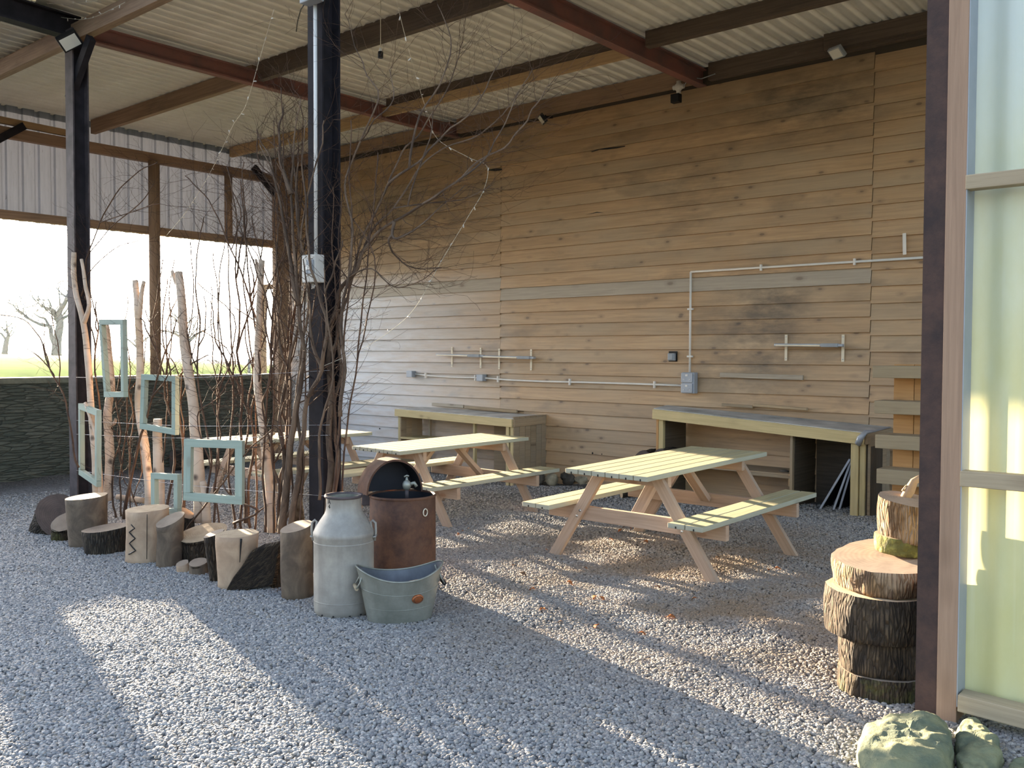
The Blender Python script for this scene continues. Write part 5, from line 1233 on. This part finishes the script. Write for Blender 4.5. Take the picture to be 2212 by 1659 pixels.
hung_frame((309, 808), (383, 812), (306, 926), (383, 940), 8.2, 7.95, .05, 'squarish sage green frame hung above the short birch stump')
hung_frame((400, 948), (526, 952), (399, 1080), (526, 1090), 7.05, 6.95, .06, 'large square sage green frame in the middle of the log row')
hung_frame((330, 1021), (388, 1024), (331, 1108), (388, 1112), 7.75, 7.55, .05, 'small sage green frame standing behind the slim leaning log')

# ------------------------------------------------------------------ wires and fairy lights
for k, (ya, yb, lab) in enumerate(((815, 800, 'top wire strung from the left post to the central post'), (908, 918, 'upper middle wire strung between the two black posts'), (938, 940, 'lower middle wire strung between the two black posts'), (1016, 1072, 'bottom wire strung between the two black posts'))):
    a = PY(165, ya, FYL-.1); b = PY(712, yb, FYL-.1); m1 = a.lerp(b, .5)-UP*.03
    mb = MB(); mb.tube(smooth_path([a, m1, b], 6), .0018, 4); tag(mb.build('fence_wire', M['wire'], origin=a), lab, 'wire', 'wires between the black posts')
def fairy(pts, lab, step=.16, r=.002):
    P = smooth_path([Vector(p) for p in pts], 6); base = P[0].copy(); o = thing('fairy_lights', base, lab, 'string lights')
    mb = MB(); mb.tube(P, r, 5); mb.build('cable', M['cable'], o)
    acc = 0; nb = 0
    for k in range(1, len(P)):
        acc += (P[k]-P[k-1]).length
        while acc > step and nb < 60:
            acc -= step; nb += 1; d = (rv(1.)+Vector((0, 0, -.4))).normalized()*.028
            mb = MB(); q = P[k].lerp(P[k-1], min(1, acc/max(.001, (P[k]-P[k-1]).length)))
            mb.tube([q, q+d], [.0035, .005], 5); mb.build('bulb', M['white_plastic'], o)
fairy([PY(360, 508, 6.), PY(400, 460, 5.6), PY(450, 380, 5.2), PY(490, 300, 4.9), PY(505, 268, 4.8), PY(532, 225, 4.7), PY(560, 130, 4.6), PY(592, 20, 4.5)], 'fairy light string running diagonally up across the cladding left of the post', .2)
fairy([PY(856, -5, 4.4), PY(868, 50, 4.6), PY(900, 170, 5.), PY(922, 240, 5.3), PY(945, 300, 5.5), PY(1012, 340, 5.7), PY(1052, 360, 5.8), PY(1045, 410, 5.7), PY(1010, 470, 5.5), PY(950, 570, 5.2), PY(900, 660, 4.9), PY(850, 710, 4.7), PY(780, 755, 4.45), PY(700, 790, 4.2)], 'fairy light string hanging from the roof to the central post', .2)
fairy([PY(-10, 8, 3.9), PY(60, 6, 4.0), PY(150, 8, 4.1), PY(210, 2, 4.15)], 'fairy light string along the top left edge, upper one', .22)
fairy([PY(-10, 27, 4.0), PY(70, 26, 4.1), PY(150, 40, 4.2), PY(200, 38, 4.22), PY(270, 5, 4.25)], 'fairy light string wound over the front beam, lower one', .16)
# loose grey cable hooked on the roof near the top edge
mb = MB(); mb.tube(smooth_path([PZ(1090, 5, 4.95), PZ(1115, 18, 4.93), PZ(1160, 12, 4.94), PZ(1180, 25, 4.92), PZ(1205, 31, 4.9)], 5), .008, 6); tag(mb.build('cable', M['grey_plastic'], origin=PZ(1090, 5, 4.95)), 'loose grey cable looped under the roof near the top edge', 'cable')

# ------------------------------------------------------------------ dead leaves on the gravel
random.seed(5)
LV = [(1285, 1300), (1300, 1302), (1255, 1317), (1387, 1372), (1290, 1357), (1574, 1340), (1150, 1290), (1172, 1330), (1350, 1142), (1340, 1150), (1362, 1146), (1300, 1108), (1000, 1148), (990, 1156), (1012, 1144), (1230, 1270), (1265, 1230), (1420, 1275), (1660, 1232), (1680, 1228), (1130, 1255), (1450, 1345), (1500, 1300), (1210, 1350), (960, 1265), (1180, 1190), (1110, 1230), (1320, 1170), (1395, 1182), (1550, 1210)]
def leaf_mesh():
    mb = MB(); n = 10; top = []
    for k in range(n+1):
        t = k/n; wd = .018*math.sin(PI*t)**.7*(1+.25*math.sin(t*22)); z = .012*math.sin(PI*t)
        mb.v += [Vector((-.03+.06*t, -wd, z+.008)), Vector((-.03+.06*t, 0, z)), Vector((-.03+.06*t, wd, z+.010))]
    for k in range(n):
        for j in range(2): a = 3*k+j; mb.face((a, a+3, a+4, a+1), ((0, 0),)*4, 0, 0, True)
    mb.tube([(.03, 0, 0), (.05, .004, .006)], .0012, 4); return mb
lf = leaf_mesh().build('fallen_leaf', M['leaf']); lf.modifiers.new('t', 'SOLIDIFY').thickness = .0008
lf2 = None
for k, (x, y) in enumerate(LV):
    g = G(x, y)
    if k == 0: q = lf
    else:
        q = lf.copy(); COL.objects.link(q)
        if k % 3 == 2:
            if lf2 is None: lf2 = lf.data.copy(); lf2.materials[0] = M['leaf_br']
            q.data = lf2
    q.location = (g.x, g.y, g.z+bumpz(g.x, g.y)+.014); q.rotation_euler = (random.uniform(-.5, .5), random.uniform(-.5, .5), random.uniform(0, 6.3)); s = random.uniform(.45, .85); q.scale = (s, s, s)
    tag(q, 'small dead orange or brown leaf lying on the gravel floor', 'leaf', 'dead leaves scattered on the gravel')

# ------------------------------------------------------------------ winter haze over the fields
hz = MB(); slab(hz, -420, -22, -220, 320, -8, 9); hzo = hz.build('haze', M['field'])
hmz = bpy.data.materials.new('haze'); hmz.use_nodes = True; hn = hmz.node_tree
for n_ in list(hn.nodes): hn.nodes.remove(n_)
ho_ = hn.nodes.new('ShaderNodeOutputMaterial'); hv = hn.nodes.new('ShaderNodeVolumeScatter'); hv.inputs['Density'].default_value = .00035; hv.inputs['Anisotropy'].default_value = .55
hn.links.new(hv.outputs[0], ho_.inputs['Volume']); hzo.data.materials.clear(); hzo.data.materials.append(hmz)
tag(hzo, 'thin bright winter haze over the pasture beyond the opening', 'haze', kind='stuff')

# ------------------------------------------------------------------ outside: pasture, hedge line, trees
fo = MB(); AZ = [(-700+i*60) for i in range(34)]; DS = [14.2, 16, 20, 30, 50, 90, 150, 260]
def hy(px): return 769+max(0, px)/600.*24
rows = []
for d in DS:
    row = []
    for px in AZ:
        f = clamp((d-14)/246.)**.5; zf = H-(hy(px)-CY+ (CY-766))*d/F
        r = ray(px, 766); r = Vector((r.x, r.y, 0)); s = d
        z = -.35*(1-f)+(H-(hy(px)-766)*d/F)*f
        x = r.x*d; y = r.y*d
        row.append(Vector((x, y, z)))
    rows.append(row)
n = len(AZ); fo.v = [p for r in rows for p in r]
for a in range(len(DS)-1):
    for b in range(n-1):
        i = a*n+b; c = sum((fo.v[q] for q in (i, i+1, i+n, i+n+1)), Vector())/4
        fo.face((i, i+1, i+n+1, i+n), ((0, 0),)*4, 0, 0, True)
# keep the pasture outside the barn
keep = [k for k, f_ in enumerate(fo.f) if max(fo.v[q].x for q in f_) < -13.9]
fo.f = [fo.f[k] for k in keep]; fo.uv = [fo.uv[k] for k in keep]; fo.m = [0]*len(keep); fo.t = [0.]*len(keep); fo.sm = [True]*len(keep)
tag(fo.build('pasture', M['field']), kind='structure')
hm = MB(); i = 0; random.seed(3)
for px in range(-300, 760, 6):
    d = 262; b = PD(px, hy(px)+8, d); t_ = PD(px, hy(px)-5-3*noise.noise(Vector((px*.03, 0, 0)))-2*noise.noise(Vector((px*.2, 3, 0))), d); hm.v += [b, t_, t_+AW*30, b+AW*30]
k = len(hm.v)//4
for q in range(k-1):
    for j in range(4): hm.face((4*q+j, 4*q+4+j, 4*q+4+(j+1) % 4, 4*q+(j+1) % 4), ((0, 0),)*4)
tag(hm.build('hedge_line', M['hill'], origin=hm.v[0].copy()), 'distant low hedge line along the far edge of the green pasture', 'hedge')
def far_tree(stems, d, r, lab, tl, lev=2, tw=1.2):
    mb = MB(); mw = MB(); base = None; allp = []
    for si, (pts, rr) in enumerate(stems):
        P = smooth_path([PD(x, y, d) for x, y in pts], 4); base = base or P[0].copy()
        mb.tube(P, [rr*(1-.7*k/(len(P)-1.)) for k in range(len(P))], 7)
        for k in range(len(P)//3, len(P)):
            if random.random() < .6*tw:
                dd = (P[k]-P[k-1]).normalized(); s = RH*random.gauss(0, 1)+AW*random.gauss(0, .6)+UP*random.gauss(.1, .3)
                bigtwig(mw, P[k], dd*.5+s*.6, tl*random.uniform(.5, 1.2), rr*.25, lev)
    o = thing('bare_tree', base, lab, 'tree'); mb.build('trunk', M['far_tree'], o); mw.build('crown', M['far_tree'], o)
def bigtwig(mb, p, d, L, r, lev):
    n = 5; P = [p]; d = d.normalized()
    for k in range(n): d = (d+rv(.18)+UP*.05).normalized(); P.append(P[-1]+d*L/n)
    mb.tube(P, [max(.015, r*(1-.7*k/n)) for k in range(n+1)], 3, caps=False)
    if lev > 0:
        for k in range(1, n+1):
            for q in range(1):
                if random.random() < .7: dd = (P[k]-P[k-1]).normalized(); bigtwig(mb, P[k], dd*.7+rv(.6), L*random.uniform(.35, .6), r*.55, lev-1)
far_tree([([(122, 768), (124, 735), (130, 700), (128, 675), (140, 655), (150, 630)], .32), ([(122, 750), (112, 730), (108, 705), (90, 702), (65, 690), (48, 676), (34, 668)], .16), ([(128, 700), (118, 672), (100, 665), (88, 662)], .12), ([(130, 690), (150, 680), (160, 672)], .12), ([(108, 710), (98, 690), (85, 685), (72, 676)], .1)], 60, .3, 'wide bare tree on the pasture horizon left of the left post', 1.6)
far_tree([([(10, 765), (14, 738), (18, 725), (14, 708)], .2), ([(14, 735), (4, 722), (-8, 716)], .1)], 60, .2, 'small bare tree on the horizon at the left edge', 1.1)
far_tree([([(405, 782), (407, 755), (403, 725), (400, 705)], .3), ([(405, 745), (385, 725), (360, 715)], .16), ([(405, 740), (425, 722), (445, 712)], .16), ([(404, 730), (392, 705), (380, 690)], .12)], 75, .3, 'bare tree on the horizon behind the thick forked birch', 2.2)
far_tree([([(300, 780), (298, 750), (290, 735)], .2), ([(298, 752), (282, 738), (272, 730)], .12), ([(298, 748), (312, 735), (322, 728)], .12)], 85, .2, 'bare tree on the horizon behind the forked birch pole', 1.8)
for px, yt, lab in ((597, 722, 'tall utility pole on the pasture horizon by the board wall'), (538, 775, 'short post on the pasture horizon behind the saplings')):
    p = PD(px, 800, 70); t_ = PD(px, yt, 70); mb = MB(); mb.tube([p-UP*1, t_], .11, 8); tag(mb.build('utility_pole', M['far_tree'], origin=p), lab, 'pole')
for o in bpy.data.objects:
    if '_loc' in o: del o['_loc']
